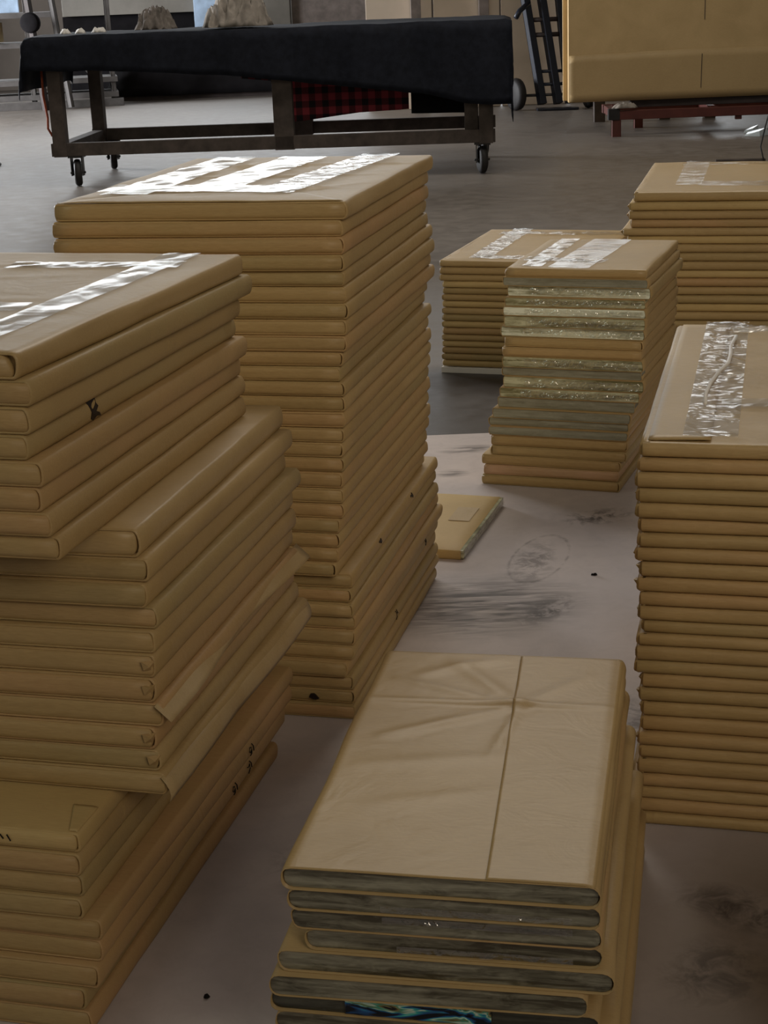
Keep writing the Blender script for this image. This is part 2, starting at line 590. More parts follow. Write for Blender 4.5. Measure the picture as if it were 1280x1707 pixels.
def wrap_mesh(name, w, l, t, seed, axis='y', ru=None, nb=5, na=7, nv=10, open_end=False, ridges=(), amp=1.0):
    rnd = random.Random(seed)
    ru = ru if ru is not None else RUF * t
    so = Vector((rnd.uniform(0, 90), rnd.uniform(0, 90), rnd.uniform(0, 90)))
    bm = bmesh.new()

    def shape(u, z, v_):
        zf = z / t
        sidew = max(0.0, (abs(u) - (w / 2 - ru * 1.4)) / (ru * 1.4))
        bul = noise.noise(so + Vector((v_ * 7, 0 if u > 0 else 9, zf * 1.5))) * 0.0022 * amp
        u2 = u + (bul if u > 0 else -bul) * min(1, sidew * 1.5)
        topw = max(0.0, (zf - 0.55) / 0.45)
        z2 = z - topw * (0.0003 if open_end else 0.0009) * (0.5 + noise.noise(so + Vector((u * 8, v_ * 8, 3)))) * amp
        if zf > 0.9:
            z2 += ridge_h(u, v_, ridges)
        return u2, z2

    def mp(u, v_, z):
        return (v_, u, z) if axis == 'x' else (u, v_, z)

    h = l / 2
    rings = []
    sec = section(w, t, ru, nb, na)

    def ring(sc, v_):
        out_ = []
        for (u, z) in sc:
            u2, z2 = shape(u, z, v_)
            out_.append(mp(u2, v_, z2))
        return out_
    s1 = section(w, t, ru, nb, na, 0.0016)
    if open_end:
        # paper sleeve: a tube with thin walls, open at the near end
        inn = section(w, t, ru, nb, na, 0.0008)
        for i in range(nv + 1):
            rings.append(ring(sec, -h + l * i / nv))
        rings.append(ring(s1, h + 0.001))
        vr = loft(bm, rings)
        bm.faces.new(vr[-1])
        inner = [ring(inn, -h), ring(inn, -h + 0.03), ring(inn, -h + 0.05)]
        vi = loft(bm, inner)
        n_ = len(vi[0])
        for k in range(n_):
            bm.faces.new((vr[0][k], vr[0][(k + 1) % n_], vi[0][(k + 1) % n_], vi[0][k]))
    else:
        deep = section(w, t, ru, nb, na, 0.0030)
        rings.append(ring(deep, -h + 0.010))
        rings.append(ring(deep, -h + 0.0005))
        rings.append(ring(s1, -h))
        for i in range(nv + 1):
            f = i / nv
            rings.append(ring(sec, -h + 0.0022 + (l - 0.0044) * f))
        rings.append(ring(s1, h))
        rings.append(ring(deep, h))
        vr = loft(bm, rings)
        bm.faces.new(vr[0][::-1])
        bm.faces.new(vr[-1])
    bmesh.ops.recalc_face_normals(bm, faces=bm.faces)
    me = bpy.data.meshes.new(name)
    bm.to_mesh(me)
    bm.free()
    for p in me.polygons:
        p.use_smooth = len(p.vertices) == 4
    return me


def flap_mesh(w, l, t, seed, axis='y', ml=0.004, mrt=0.004, mrb=0.002, prot=0.004):
    """folded end panel, standing a little proud of the recessed end"""
    rnd = random.Random(seed)
    so = Vector((rnd.uniform(0, 90), 5, 7))
    bm = bmesh.new()
    nx, nz = 14, 7
    g = []
    for j in range(nz + 1):
        zf = j / nz
        row = []
        z = t * (0.035 + 0.93 * zf)
        s = 2 * zf - 1
        edge = (1 - abs(s) ** 4.5)
        for i in range(-1, nx + 2):
            ii = min(nx, max(0, i))
            f = ii / nx
            u0_ = -w / 2 + ml + 0.30 * 0.2 * t * abs(s) ** 4
            u1_ = w / 2 - (mrb + (mrt - mrb) * zf) - 0.2 * t * abs(s) ** 4
            u = u0_ + (u1_ - u0_) * f
            v_ = -l / 2 - prot * edge + 0.003 * (1 - edge)
            v_ -= noise.noise(so + Vector((u * 9, zf * 2, 0))) * 0.0012 * edge
            if i < 0 or i > nx:
                v_ = -l / 2 + 0.008
            row.append(bm.verts.new((v_, u, z) if axis == 'x' else (u, v_, z)))
        g.append(row)
    for j in range(nz):
        for i in range(len(g[0]) - 1):
            bm.faces.new((g[j][i], g[j][i + 1], g[j + 1][i + 1], g[j + 1][i]))
    # rims running back into the pack so the panel has depth
    for row in (g[0], g[-1]):
        back = [bm.verts.new((v_.co.x + 0.008, v_.co.y, v_.co.z) if axis == 'x' else (v_.co.x, v_.co.y + 0.008, v_.co.z))
                for v_ in row]
        for i in range(len(row) - 1):
            bm.faces.new((row[i], row[i + 1], back[i + 1], back[i]))
    bmesh.ops.recalc_face_normals(bm, faces=bm.faces)
    me = bpy.data.meshes.new('end_flap')
    bm.to_mesh(me)
    bm.free()
    for p in me.polygons:
        p.use_smooth = True
    return me


def thin_sheet(name, fn, nu, nv, thick, material, parent, smooth=True):
    """curved sheet of paper or film with real thickness; fn(a,b)->(x,y,z) for a,b in 0..1"""
    bm = bmesh.new()
    top = [[bm.verts.new(fn(i / nu, j / nv)) for i in range(nu + 1)] for j in range(nv + 1)]
    for j in range(nv):
        for i in range(nu):
            bm.faces.new((top[j][i], top[j][i + 1], top[j + 1][i + 1], top[j + 1][i]))
    bmesh.ops.recalc_face_normals(bm, faces=bm.faces)
    me = bpy.data.meshes.new(name)
    bm.to_mesh(me)
    bm.free()
    o = link(name, me, material, parent, smooth)
    if thick > 0.0004:
        sm = o.modifiers.new('thickness', 'SOLIDIFY')
        sm.thickness = thick
        sm.offset = 0.0
    return o


def tape_strip(parent, p, q, width, z, seed, amp=0.0012, material='tape', nl=46, nw=7, wob=0.0):
    rnd = random.Random(seed)
    p, q = Vector(p), Vector(q)
    d = (q - p).normalized()
    s = Vector((-d.y, d.x))
    so = Vector((rnd.uniform(0, 99), rnd.uniform(0, 99), 0))

    def fn(a, b_):
        c_ = p + (q - p) * a + s * (width * (b_ - 0.5) + wob * math.sin(a * 5 + seed))
        h = (abs(noise.noise(so + Vector((a * 8, b_ * 1.6, 0)))) * 1.8 + abs(noise.noise(so + Vector((a * 30, b_ * 5, 5)))) * (0.8 if material == 'tape_crinkled' else 0.2)) * amp
        return (c_.x, c_.y, z + 0.0006 + h)
    return thin_sheet('tape_strip', fn, nl, nw, 0.0003, M[material], parent, True)


def ordinal(i):
    words = ['', 'first', 'second', 'third', 'fourth', 'fifth', 'sixth', 'seventh', 'eighth', 'ninth', 'tenth',
             'eleventh', 'twelfth', 'thirteenth', 'fourteenth', 'fifteenth', 'sixteenth', 'seventeenth', 'eighteenth',
             'nineteenth', 'twentieth']
    if i <= 20:
        return words[i]
    if i < 30:
        return 'twenty-' + words[i - 20]
    if i == 30:
        return 'thirtieth'
    return 'thirty-' + words[i - 30]


def even(ts, k=0.5):
    mean = sum(ts) / len(ts)
    return [mean + (t - mean) * (1 - k) for t in ts]


def pack(corner, side, yaw, z, w, l, t, seed, kind='wrap', axis='y', name='kraft_paper_pack', material='kraft',
         detail=1, flap=None, ridges=(), nb=5, nv=10, glass='glass_dark', recess=0.006, ru=None, ruf=None, amp=1.0):
    if ruf:
        ru = ruf * t
    th = R(yaw)
    ex = Vector((math.cos(th), math.sin(th), 0))
    ey = Vector((-math.sin(th), math.cos(th), 0))
    c_ = Vector((corner[0], corner[1], z)) - ex * (w / 2 * side) + ey * (l / 2)
    e = empty(name, c_, th)
    W, L = (l, w) if axis == 'x' else (w, l)     # across / along the wrap
    me = wrap_mesh('paper_wrap', W, L, t, seed, axis, ru=ru, nb=nb, nv=nv, open_end=(kind == 'glass'),
                   ridges=ridges, amp=amp)
    if kind == 'glass':
        body = link('paper_sleeve', me, M[material], e)
        rr_ = ru if ru is not None else RUF * t
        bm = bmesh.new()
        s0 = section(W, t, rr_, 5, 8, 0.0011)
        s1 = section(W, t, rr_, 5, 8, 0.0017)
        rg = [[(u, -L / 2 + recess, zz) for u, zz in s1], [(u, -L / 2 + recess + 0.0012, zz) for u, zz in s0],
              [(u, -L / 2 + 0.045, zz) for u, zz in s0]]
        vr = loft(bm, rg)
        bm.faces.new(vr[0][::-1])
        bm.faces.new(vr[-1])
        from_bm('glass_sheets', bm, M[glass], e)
    else:
        body = link('paper_wrap', me, M[material], e)
        if detail:
            rnd = random.Random(seed + 5)
            f = flap or {}
            fm = flap_mesh(W, L, t, seed, axis, f.get('ml', rnd.uniform(0.002, 0.006)),
                           f.get('mrt', rnd.uniform(0.0015, 0.006)), f.get('mrb', rnd.uniform(0.0015, 0.0065)),
                           f.get('prot', rnd.uniform(0.001, 0.0045)))
            link('end_flap', fm, M[material], e)
    e['_w'], e['_l'], e['_t'] = w, l, t
    return e


def done(e):
    for k in ('_w', '_l', '_t'):
        if k in e:
            del e[k]


def corner_ear(e, x, y, z, dx, dy, size, seed, material='kraft'):
    """small folded ear of paper sticking out at a pack corner"""
    rnd = random.Random(seed)
    bm = bmesh.new()
    P = Vector((x, y, z))
    d = Vector((dx, dy, 0)).normalized()
    s = Vector((-d.y, d.x, 0))
    a = bm.verts.new(P + s * size * 0.8 + Vector((0, 0, size * 0.5)))
    b_ = bm.verts.new(P - s * size * 0.7 + Vector((0, 0, size * 0.6)))
    c_ = bm.verts.new(P + d * size * rnd.uniform(0.3, 0.75) + Vector((0, 0, size * rnd.uniform(-0.1, 0.5))))
    f = bm.verts.new(P + s * size * 0.3 - Vector((0, 0, size * 0.6)))
    g = bm.verts.new(P - s * size * 0.5 - Vector((0, 0, size * 0.4)))
    for t_ in ((a, b_, c_), (a, c_, f), (b_, g, c_), (c_, g, f)):
        bm.faces.new(t_)
    me = bpy.data.meshes.new('corner_fold')
    bmesh.ops.recalc_face_normals(bm, faces=bm.faces)
    bm.to_mesh(me)
    bm.free()
    o = link('corner_fold', me, M[material], e)
    sm = o.modifiers.new('thickness', 'SOLIDIFY')
    sm.thickness = 0.0006
    return o


def stroke(name, e, strokes, w, l, t, v0, z0, rad, material='ink', face='side'):
    """pen strokes lying on the rolled side (or the end panel) of a pack; strokes in metres around (v0,z0)"""
    bm = bmesh.new()
    for st in strokes:
        pts = []
        for (a, b_) in st:
            z = max(0.002, min(t - 0.002, z0 + b_))
            if face == 'side':
                pts.append((side_u(w, t, z / t, RUF * t) + 0.0012, -l / 2 + v0 + a, z))
            else:
                pts.append((w / 2 + v0 + a, -l / 2 - 0.0052, z))
        tube_bm(bm, pts, rad, 5)
    return from_bm(name, bm, M[material], e)


# ================================================================== setting
fl = box('floor', (-14, -6, -0.2), (14, 26, 0.0), M['concrete'], None, 0)
tag(fl, kind='structure')
wb = box('wall_back', (-14, 24.0, 0), (14, 24.25, 2.1), M['wall'], None, 0)
tag(wb, kind='structure')
wu = box('wall_upper', (-14, 24.0, 4.3), (14, 24.25, 6.0), M['wall'], None, 0)
tag(wu, kind='structure')
for i, x in enumerate((-14, -9, -4, 1, 6, 11)):
    o = box('trim_%d' % (i + 1), (x - 0.2, 24.0, 2.1), (x + 0.2, 24.25, 4.3), M['wall'], None, 0)
    tag(o, kind='structure')
fp = box('floor_paper', (-1.9, -0.8, 0.0), (1.6, 4.38, 0.0015), M['floor_paper'], None, 0)
tag(fp, 'dirty white paper laid over the floor under the stacks', 'floor paper')

# ================================================================== stack A (left edge, three blocks)
A3 = [(-0.379, .0327), (-0.383, .0317), (-0.364, .0338), (-0.359, .0322), (-0.356, .0289), (-0.376, .0275),
      (-0.373, .0306), (-0.373, .031), (-0.371, .0238)]
A2 = [(-0.277, .0302), (-0.282, .0285), (-0.285, .0304), (-0.273, .0318), (-0.28, .0346), (-0.278, .0303),
      (-0.275, .0274), (-0.271, .0271), (-0.28, .0341), (-0.275, .0293), (-0.283, .0399)]
A1 = [(-0.352, .0279), (-0.36, .0276), (-0.367, .0285), (-0.362, .0297), (-0.376, .0274), (-0.371, .0326),
      (-0.366, .0294), (-0.377, .0311)]
FLOOR_Z = 0.0018
GAP = 0.0003


def build(block, Y, z, yaws, w, l, side, seed0, cb, axis='y', k=0.45, lj=0.006, **kw):
    """stack a block of packs upwards; cb(i, pack, n) is called bottom up"""
    ts = even([b_[1] for b_ in block], k)
    tot = sum(b_[1] for b_ in block)
    sc = (tot - GAP * len(ts)) / sum(ts)
    n_ = len(block)
    for i, ((x, _), t) in enumerate(zip(block, ts)):
        t *= sc
        rnd = random.Random(seed0 * 131 + i)
        yaw = yaws[0] + (yaws[1] - yaws[0]) * i / max(1, n_ - 1) + rnd.uniform(-0.45, 0.45)
        y = Y + rnd.uniform(-lj, lj)
        extra = cb(i, n_, 'pre', None) or {}
        kk = dict(kw)
        kk.update(extra)
        e = pack((x, y), side, yaw, z, kk.pop('w', w), kk.pop('l', l + rnd.uniform(-0.012, 0.012)), t,
                 seed0 * 1000 + i, axis=axis, **kk)
        cb(i, n_, 'post', e)
        done(e)
        z += t + GAP
    return z


WHERE_A = 'left edge stack'
EIGHT1 = [[(0.010, 0.008), (0.016, 0.002), (0.020, -0.008)],
          [(0.006, 0.004), (0.001, 0.006), (-0.002, 0.0), (0.003, -0.004), (0.008, -0.001), (0.006, 0.004)],
          [(0.008, -0.002), (0.010, -0.008), (0.009, -0.014)]]
FIVE = [[(0.010, 0.008), (0.016, 0.002), (0.018, -0.006)], [(-0.002, 0.003), (0.004, 0.001), (0.009, 0.004)],
        [(0.009, 0.004), (0.010, -0.004), (0.005, -0.011)]]
ELEVEN = [[(0.0, 0.010), (0.006, 0.004), (0.007, -0.004), (0.006, -0.010)], [(0.008, 0.010), (0.014, 0.001)]]


def cbA3(i, n_, when, e):
    if when == 'pre':
        if i == n_ - 1:
            return dict(material='kraft_yellow')
        return {}
    top = n_ - i
    lab = 'kraft paper pack, %s from the top of the %s' % (ordinal(19 + top), WHERE_A)
    w, l, t = e['_w'], e['_l'], e['_t']
    if i == n_ - 1:
        lab = 'yellowish kraft pack with part of its top bare, in the left edge stack'
        def fn(a, b_):
            x0_ = w / 2 - 0.014 - 0.022 * b_
            x_ = x0_ + (w / 2 - 0.004 - x0_) * a
            return (x_, -l / 2 + 0.003 + 0.062 * b_, t + 0.0008 - 0.0014 * max(0, a - 0.8) * 5)
        thin_sheet('folded_flap', fn, 10, 10, 0.0006, M['kraft_yellow'], e)
        stroke('pen_mark', e, [[(0, 0.006), (0.004, 0.0)], [(0.009, 0.006), (0.013, -0.002)]], w, l, t,
               -0.10, 0.013, 0.0009, face='end')
    if i == 2:
        lab = 'kraft pack with two handwritten numbers, in the left edge stack'
        stroke('handwritten_number', e, FIVE, w, l, t, 0.555, 0.016, 0.0008)
        stroke('handwritten_number', e, EIGHT1, w, l, t, 0.487, 0.014, 0.0008)
    if i == 3:
        lab = 'kraft pack with one handwritten 18, in the left edge stack'
        stroke('handwritten_number', e, EIGHT1, w, l, t, 0.545, 0.014, 0.0008)
    tag(e, lab, 'paper pack', 'packs in the left edge stack')


def cbA2(i, n_, when, e):
    if when == 'pre':
        if i == n_ - 1:
            return dict(material='kraft_top')
        if i == 0:
            return dict(l=0.60)
        return {}
    w, l, t = e['_w'], e['_l'], e['_t']
    top = n_ - i
    lab = 'kraft paper pack, %s from the top of the %s' % (ordinal(8 + top), WHERE_A)
    if i == 3:
        lab = 'kraft pack whose loose side paper flap hangs open along the left edge stack'

        def fn(a, b_):
            v_ = -l / 2 - 0.008 + (l + 0.025) * a
            lift = 0.006 + 0.008 * (2 * abs(a - 0.5)) ** 2 + 0.004 * math.sin(a * 9)
            return (w / 2 - 0.008 + (lift + 0.006) * b_, v_, t - 0.0005 - 0.019 * b_ - 0.002 * math.sin(7 * a) * b_)
        thin_sheet('loose_flap', fn, 26, 4, 0.0006, M['kraft_pale'], e)
    if i == 0:
        lab = 'kraft pack with pale curling corner paper, lowest of the overhanging left block'

        def fn(a, b_):
            v_ = -l / 2 - 0.006 + (l + 0.01) * a
            return (w / 2 - 0.004 + 0.012 * math.sin(b_ * 2.2) * (0.5 + 0.5 * abs(math.sin(a * 5 + 1))), v_,
                    t - 0.004 - (t + 0.001) * b_)
        thin_sheet('loose_flap', fn, 26, 4, 0.0006, M['kraft_pale'], e)
    if i == n_ - 1:
        lab = 'thicker kraft pack just under the shifted top block of the left edge stack'
        tape_strip(e, (w / 2 - 0.014, -l / 2 + 0.05), (w / 2 - 0.014, -l / 2 + 0.20), 0.012, t - 0.002, 77, 0.0004,
                   'tape', 14, 2)
    if i in (1, 2, 4, 5):
        corner_ear(e, w / 2 - 0.008, -l / 2 - 0.003, t * 0.55, 0.6, -0.8, 0.012, 900 + i)
    tag(e, lab, 'paper pack', 'packs in the left edge stack')


def cbA1(i, n_, when, e):
    if when == 'pre':
        if i == n_ - 1:
            return dict(material='kraft_top', nb=46, nv=60, ridges=RIDGE_A, flap=dict(mrt=0.016, mrb=0.006), amp=1.6)
        return {}
    w, l, t = e['_w'], e['_l'], e['_t']
    top = n_ - i
    lab = 'kraft paper pack, %s from the top of the %s' % (ordinal(top), WHERE_A)
    if i == n_ - 1:
        lab = 'topmost kraft pack with a long tape strip, on the left edge stack'
        tape_strip(e, (w / 2 - 0.085, -l / 2 - 0.002), (w / 2 - 0.085, l / 2 - 0.01), 0.05, t, 11, 0.0014, 'tape',
                   70, 7)
        tape_strip(e, (w / 2 - 0.30, l / 2 - 0.12), (w / 2 - 0.05, l / 2 - 0.10), 0.045, t, 12, 0.0014, 'tape', 36, 6)
        tape_strip(e, (-w / 2 + 0.1, -l / 2 + 0.2), (w / 2 - 0.12, -l / 2 + 0.24), 0.05, t, 13, 0.0008, 'tape', 36, 6)
    if i == 4:
        lab = 'kraft pack with a dark ragged tear, fourth from top of left edge stack'
        z1 = t - 0.0015
        bm = bmesh.new()
        prof = [(0.150, .97), (0.153, .70), (0.158, .45), (0.157, .20), (0.164, .06), (0.171, .20), (0.184, .10),
                (0.178, .30), (0.169, .42), (0.175, .60), (0.171, .75), (0.174, .97)]
        vs2 = [bm.verts.new((side_u(w, t, zf, RUF * t) + 0.0011, -l / 2 + v_, zf * t)) for v_, zf in prof]
        vs3 = [bm.verts.new((side_u(w, t, zf, RUF * t) - 0.004, -l / 2 + v_, zf * t)) for v_, zf in prof]
        bm.faces.new(vs2)
        for k in range(len(prof)):
            k2 = (k + 1) % len(prof)
            bm.faces.new((vs2[k], vs2[k2], vs3[k2], vs3[k]))
        from_bm('tear', bm, M['hole'], e)
    if i in (2, 3):
        corner_ear(e, w / 2 - 0.004, l / 2 - 0.006, t * 0.55, 0.9, 0.4, 0.011, 950 + i)
    tag(e, lab, 'paper pack', 'packs in the left edge stack')


RIDGE_A = [(-0.25, 0.05, 0.10, 0.14, 0.0014, 0.006), (-0.10, 0.20, 0.02, 0.22, 0.0030, 0.005),
           (0.05, 0.24, 0.12, 0.25, 0.0025, 0.004), (-0.2, -0.1, 0.15, -0.02, 0.0012, 0.008),
           (0.10, -0.2, 0.22, -0.17, 0.0016, 0.006)]
z = build(A3, 1.690, FLOOR_Z, (-14.6, -14.6), 0.52, 0.76, 1, 3, cbA3)
z = build(A2, 1.773, z, (-14.6, -14.3), 0.52, 0.575, 1, 2, cbA2)
z = build(A1, 1.667, z, (-14.4, -17.2), 0.52, 0.64, 1, 1, cbA1)

# ================================================================== stack B (tall, middle)
B2 = [(-0.063, .0265), (-0.063, .0243), (-0.063, .0267), (-0.073, .0323), (-0.06, .0275), (-0.057, .03), (-0.055, .0237),
      (-0.058, .0243), (-0.06, .0222), (-0.057, .0267)]
B1 = [(-0.083, .0243), (-0.078, .0221), (-0.075, .0257), (-0.073, .0253), (-0.065, .0271), (-0.066, .0269),
      (-0.065, .0287), (-0.062, .0241), (-0.062, .0247), (-0.059, .0241), (-0.056, .0261), (-0.055, .0263),
      (-0.054, .0237), (-0.06, .0235), (-0.055, .0228), (-0.048, .0268), (-0.047, .026), (-0.043, .0271),
      (-0.045, .026), (-0.047, .0247), (-0.046, .0264), (-0.045, .0292), (-0.046, .0268), (-0.039, .0324)]
WHERE_B = 'tall middle stack'


def gash(e, w, l, t, v0, zc, s, nm='tear'):
    bm = bmesh.new()
    prof = [(-1, .2), (-.3, .5), (.2, .3), (.6, .8), (.9, .2), (1.3, -.5), (.7, -.9), (.4, -.2), (-.1, .0), (-.7, -.2)]
    vs2, vs3 = [], []
    for a, b_ in prof:
        z_ = max(0.001, min(t - 0.001, zc + b_ * s))
        vs2.append(bm.verts.new((side_u(w, t, z_ / t, RUF * t) + 0.0012, -l / 2 + v0 + a * s * 1.3, z_)))
        vs3.append(bm.verts.new((side_u(w, t, z_ / t, RUF * t) - 0.003, -l / 2 + v0 + a * s * 1.3, z_)))
    bm.faces.new(vs2)
    for k in range(len(prof)):
        k2 = (k + 1) % len(prof)
        bm.faces.new((vs2[k], vs2[k2], vs3[k2], vs3[k]))
    return from_bm(nm, bm, M['hole'], e)


def cbB2(i, n_, when, e):
    if when == 'pre':
        return {}
    w, l, t = e['_w'], e['_l'], e['_t']
    top = n_ - i
    lab = 'kraft paper pack, %s from the top of the %s' % (ordinal(24 + top), WHERE_B)
    if i == n_ - 1:
        lab = 'bulging kraft pack with two small dark tears, where the tall middle stack steps out'
        gash(e, w, l, t, 0.462, t * 0.72, 0.0065)
        gash(e, w, l, t, 0.199, t * 0.6, 0.0060)
    if i == 2:
        lab = 'kraft pack with two pen ticks, third from the floor of the tall middle stack'
        stroke('handwritten_number', e, ELEVEN, w, l, t, 0.315, 0.013, 0.0008)
    if i == 4:
        lab = 'kraft pack with a faint pen mark, fifth from the floor of tall middle stack'
        stroke('handwritten_number', e, [[(0, 0.006), (0.004, 0.0)], [(0.008, 0.009), (0.010, 0.0), (0.006, -0.008)]],
               w, l, t, 0.575, 0.014, 0.0009)
    if i == 1:
        lab = 'kraft pack with a small dark hole, second from the floor of tall middle stack'
        bm = bmesh.new()
        pr_ = [(-9, 2), (-6, 8), (0, 9), (4, 6), (9, 0), (3, -2), (-3, -1)]
        f_ = [bm.verts.new((w / 2 - 0.072 + a * 0.001, -l / 2 - 0.0052, 0.008 + b_ * 0.001)) for a, b_ in pr_]
        g_ = [bm.verts.new((w / 2 - 0.072 + a * 0.001, -l / 2 + 0.002, 0.008 + b_ * 0.001)) for a, b_ in pr_]
        bm.faces.new(f_)
        for k in range(len(pr_)):
            k2 = (k + 1) % len(pr_)
            bm.faces.new((f_[k], f_[k2], g_[k2], g_[k]))
        from_bm('hole', bm, M['hole'], e)
    tag(e, lab, 'paper pack', 'packs in the tall middle stack')


RIDGE_B = [(-0.20, -0.20, 0.18, -0.17, 0.0035, 0.012), (-0.12, 0.0, 0.20, 0.03, 0.0030, 0.012),
           (-0.15, 0.16, 0.1, 0.20, 0.0040, 0.016), (0.05, -0.28, 0.22, -0.10, 0.0022, 0.008),
           (0.10, 0.22, 0.23, 0.20, 0.0030, 0.008), (-0.22, -0.27, -0.05, 0.30, 0.0030, 0.014)]


def cbB1(i, n_, when, e):
    if when == 'pre':
        if i == n_ - 1:
            return dict(material='kraft_top', nb=46, nv=64, ridges=RIDGE_B, amp=1.8, flap=dict(ml=0.002, mrt=0.002, mrb=0.002, prot=0.002))
        return {}
    w, l, t = e['_w'], e['_l'], e['_t']
    top = n_ - i
    lab = 'kraft paper pack, %s from the top of the %s' % (ordinal(top), WHERE_B)
    if i == n_ - 1:
        lab = 'topmost kraft pack of the tall middle stack, with broad shiny tape strips'
        # folded end triangle turned up onto the top
        for s in (-1, 1):
            def fn(a, b_, s=s):
                x0 = s * (w / 2 - 0.004)
                x1 = s * (w / 2 - 0.004 - 0.15 * (1 - 0.25 * (s > 0)))
                x = x0 + (x1 - x0) * a
                y = -l / 2 + 0.006 + 0.085 * a * b_ + 0.002
                return (x, y, t + 0.0012 + 0.0018 * b_ + 0.002 * math.sin(a * 3) * b_)
        def fn2(a, b_):
            hw = (w / 2 - 0.006) - (0.13 if a < 0.5 else 0.10) * b_
            x = -hw + 2 * hw * a
            y = -l / 2 + 0.002 + 0.10 * b_
            return (x, y, t + 0.0006 + 0.0016 * math.sin(b_ * 2.5) + 0.0010 * noise.noise(Vector((x * 14, y * 14, 4))))
        thin_sheet('folded_flap', fn2, 30, 8, 0.0007, M['kraft_top'], e)
        tape_strip(e, (-w / 2 + 0.085, -l / 2 + 0.09), (-w / 2 + 0.10, l / 2 - 0.03), 0.085, t + 0.002, 21, 0.0022,
                   'tape', 60, 10)
        tape_strip(e, (-w / 2 + 0.03, -l / 2 + 0.16), (w / 2 - 0.12, -l / 2 + 0.13), 0.085, t + 0.004, 22, 0.0012,
                   'tape', 60, 10)
        tape_strip(e, (-0.03, -l / 2 + 0.16), (0.0, l / 2 - 0.04), 0.09, t + 0.003, 23, 0.0016, 'tape', 60, 10)
        tape_strip(e, (w / 2 - 0.15, -l / 2 + 0.085), (w / 2 - 0.10, l / 2 - 0.01), 0.075, t + 0.003, 24, 0.0016,
                   'tape_crinkled', 60, 9)
    if i in (n_ - 2, n_ - 5, n_ - 9):
        corner_ear(e, w / 2 - 0.006, l / 2 - 0.004, t * 0.5, 0.8, 0.6, 0.011, 700 + i)
    tag(e, lab, 'paper pack', 'packs in the tall middle stack')


z = build(B2, 2.549, FLOOR_Z, (-14.3, -14.3), 0.49, 0.715, 1, 5, cbB2)
z = build(B1, 2.543, z, (-14.8, -13.2), 0.49, 0.685, 1, 6, cbB1, lj=0.004)

# ================================================================== stack D (front centre, open glass ends)
WHERE_D = 'low front stack'
D_ = []  # bottom up: corner x, y, thickness, width, length, glass
D_rows = [
    (0.226, 1.440, .0262, 0.37, 0.62, 'glass_deep'), (0.222, 1.442, .0262, 0.37, 0.62, 'glass_deep'),
    (0.228, 1.438, .0262, 0.375, 0.62, 'glass_deep'), (0.220, 1.456, .0262, 0.37, 0.62, 'glass_deep'),
    (0.224, 1.452, .0262, 0.375, 0.62, 'glass_dark'), (0.205, 1.454, .0262, 0.36, 0.62, 'glass_deep'),
    (0.193, 1.453, .0262, 0.345, 0.61, 'glass_dark'), (0.219, 1.453, .0262, 0.362, 0.60, 'glass_dark'),
    (0.208, 1.460, .0262, 0.318, 0.60, 'glass_dark'), (0.207, 1.456, .0262, 0.332, 0.60, 'glass_dark'),
    (0.206, 1.452, .0262, 0.332, 0.60, 'glass_dark'), (0.204, 1.448, .0262, 0.335, 0.59, 'glass_dark')]
RIDGE_D = [(-0.17, 0.135, 0.17, 0.135, 0.0039, 0.0060),
           (0.04, 0.13, -0.12, 0.03, 0.0033, 0.010), (0.04, 0.13, -0.06, 0.26, 0.0039, 0.014),
           (0.04, 0.13, -0.13, 0.20, 0.0033, 0.010), (0.04, 0.13, 0.12, 0.23, 0.0023, 0.012),
           (-0.10, 0.22, 0.0, 0.28, 0.0033, 0.012), (-0.13, -0.05, 0.04, -0.01, 0.0018, 0.016),
           (-0.10, -0.15, 0.03, -0.10, 0.0015, 0.016), (0.04, 0.12, 0.02, -0.02, 0.0024, 0.008)]
z = FLOOR_Z
nD = len(D_rows)
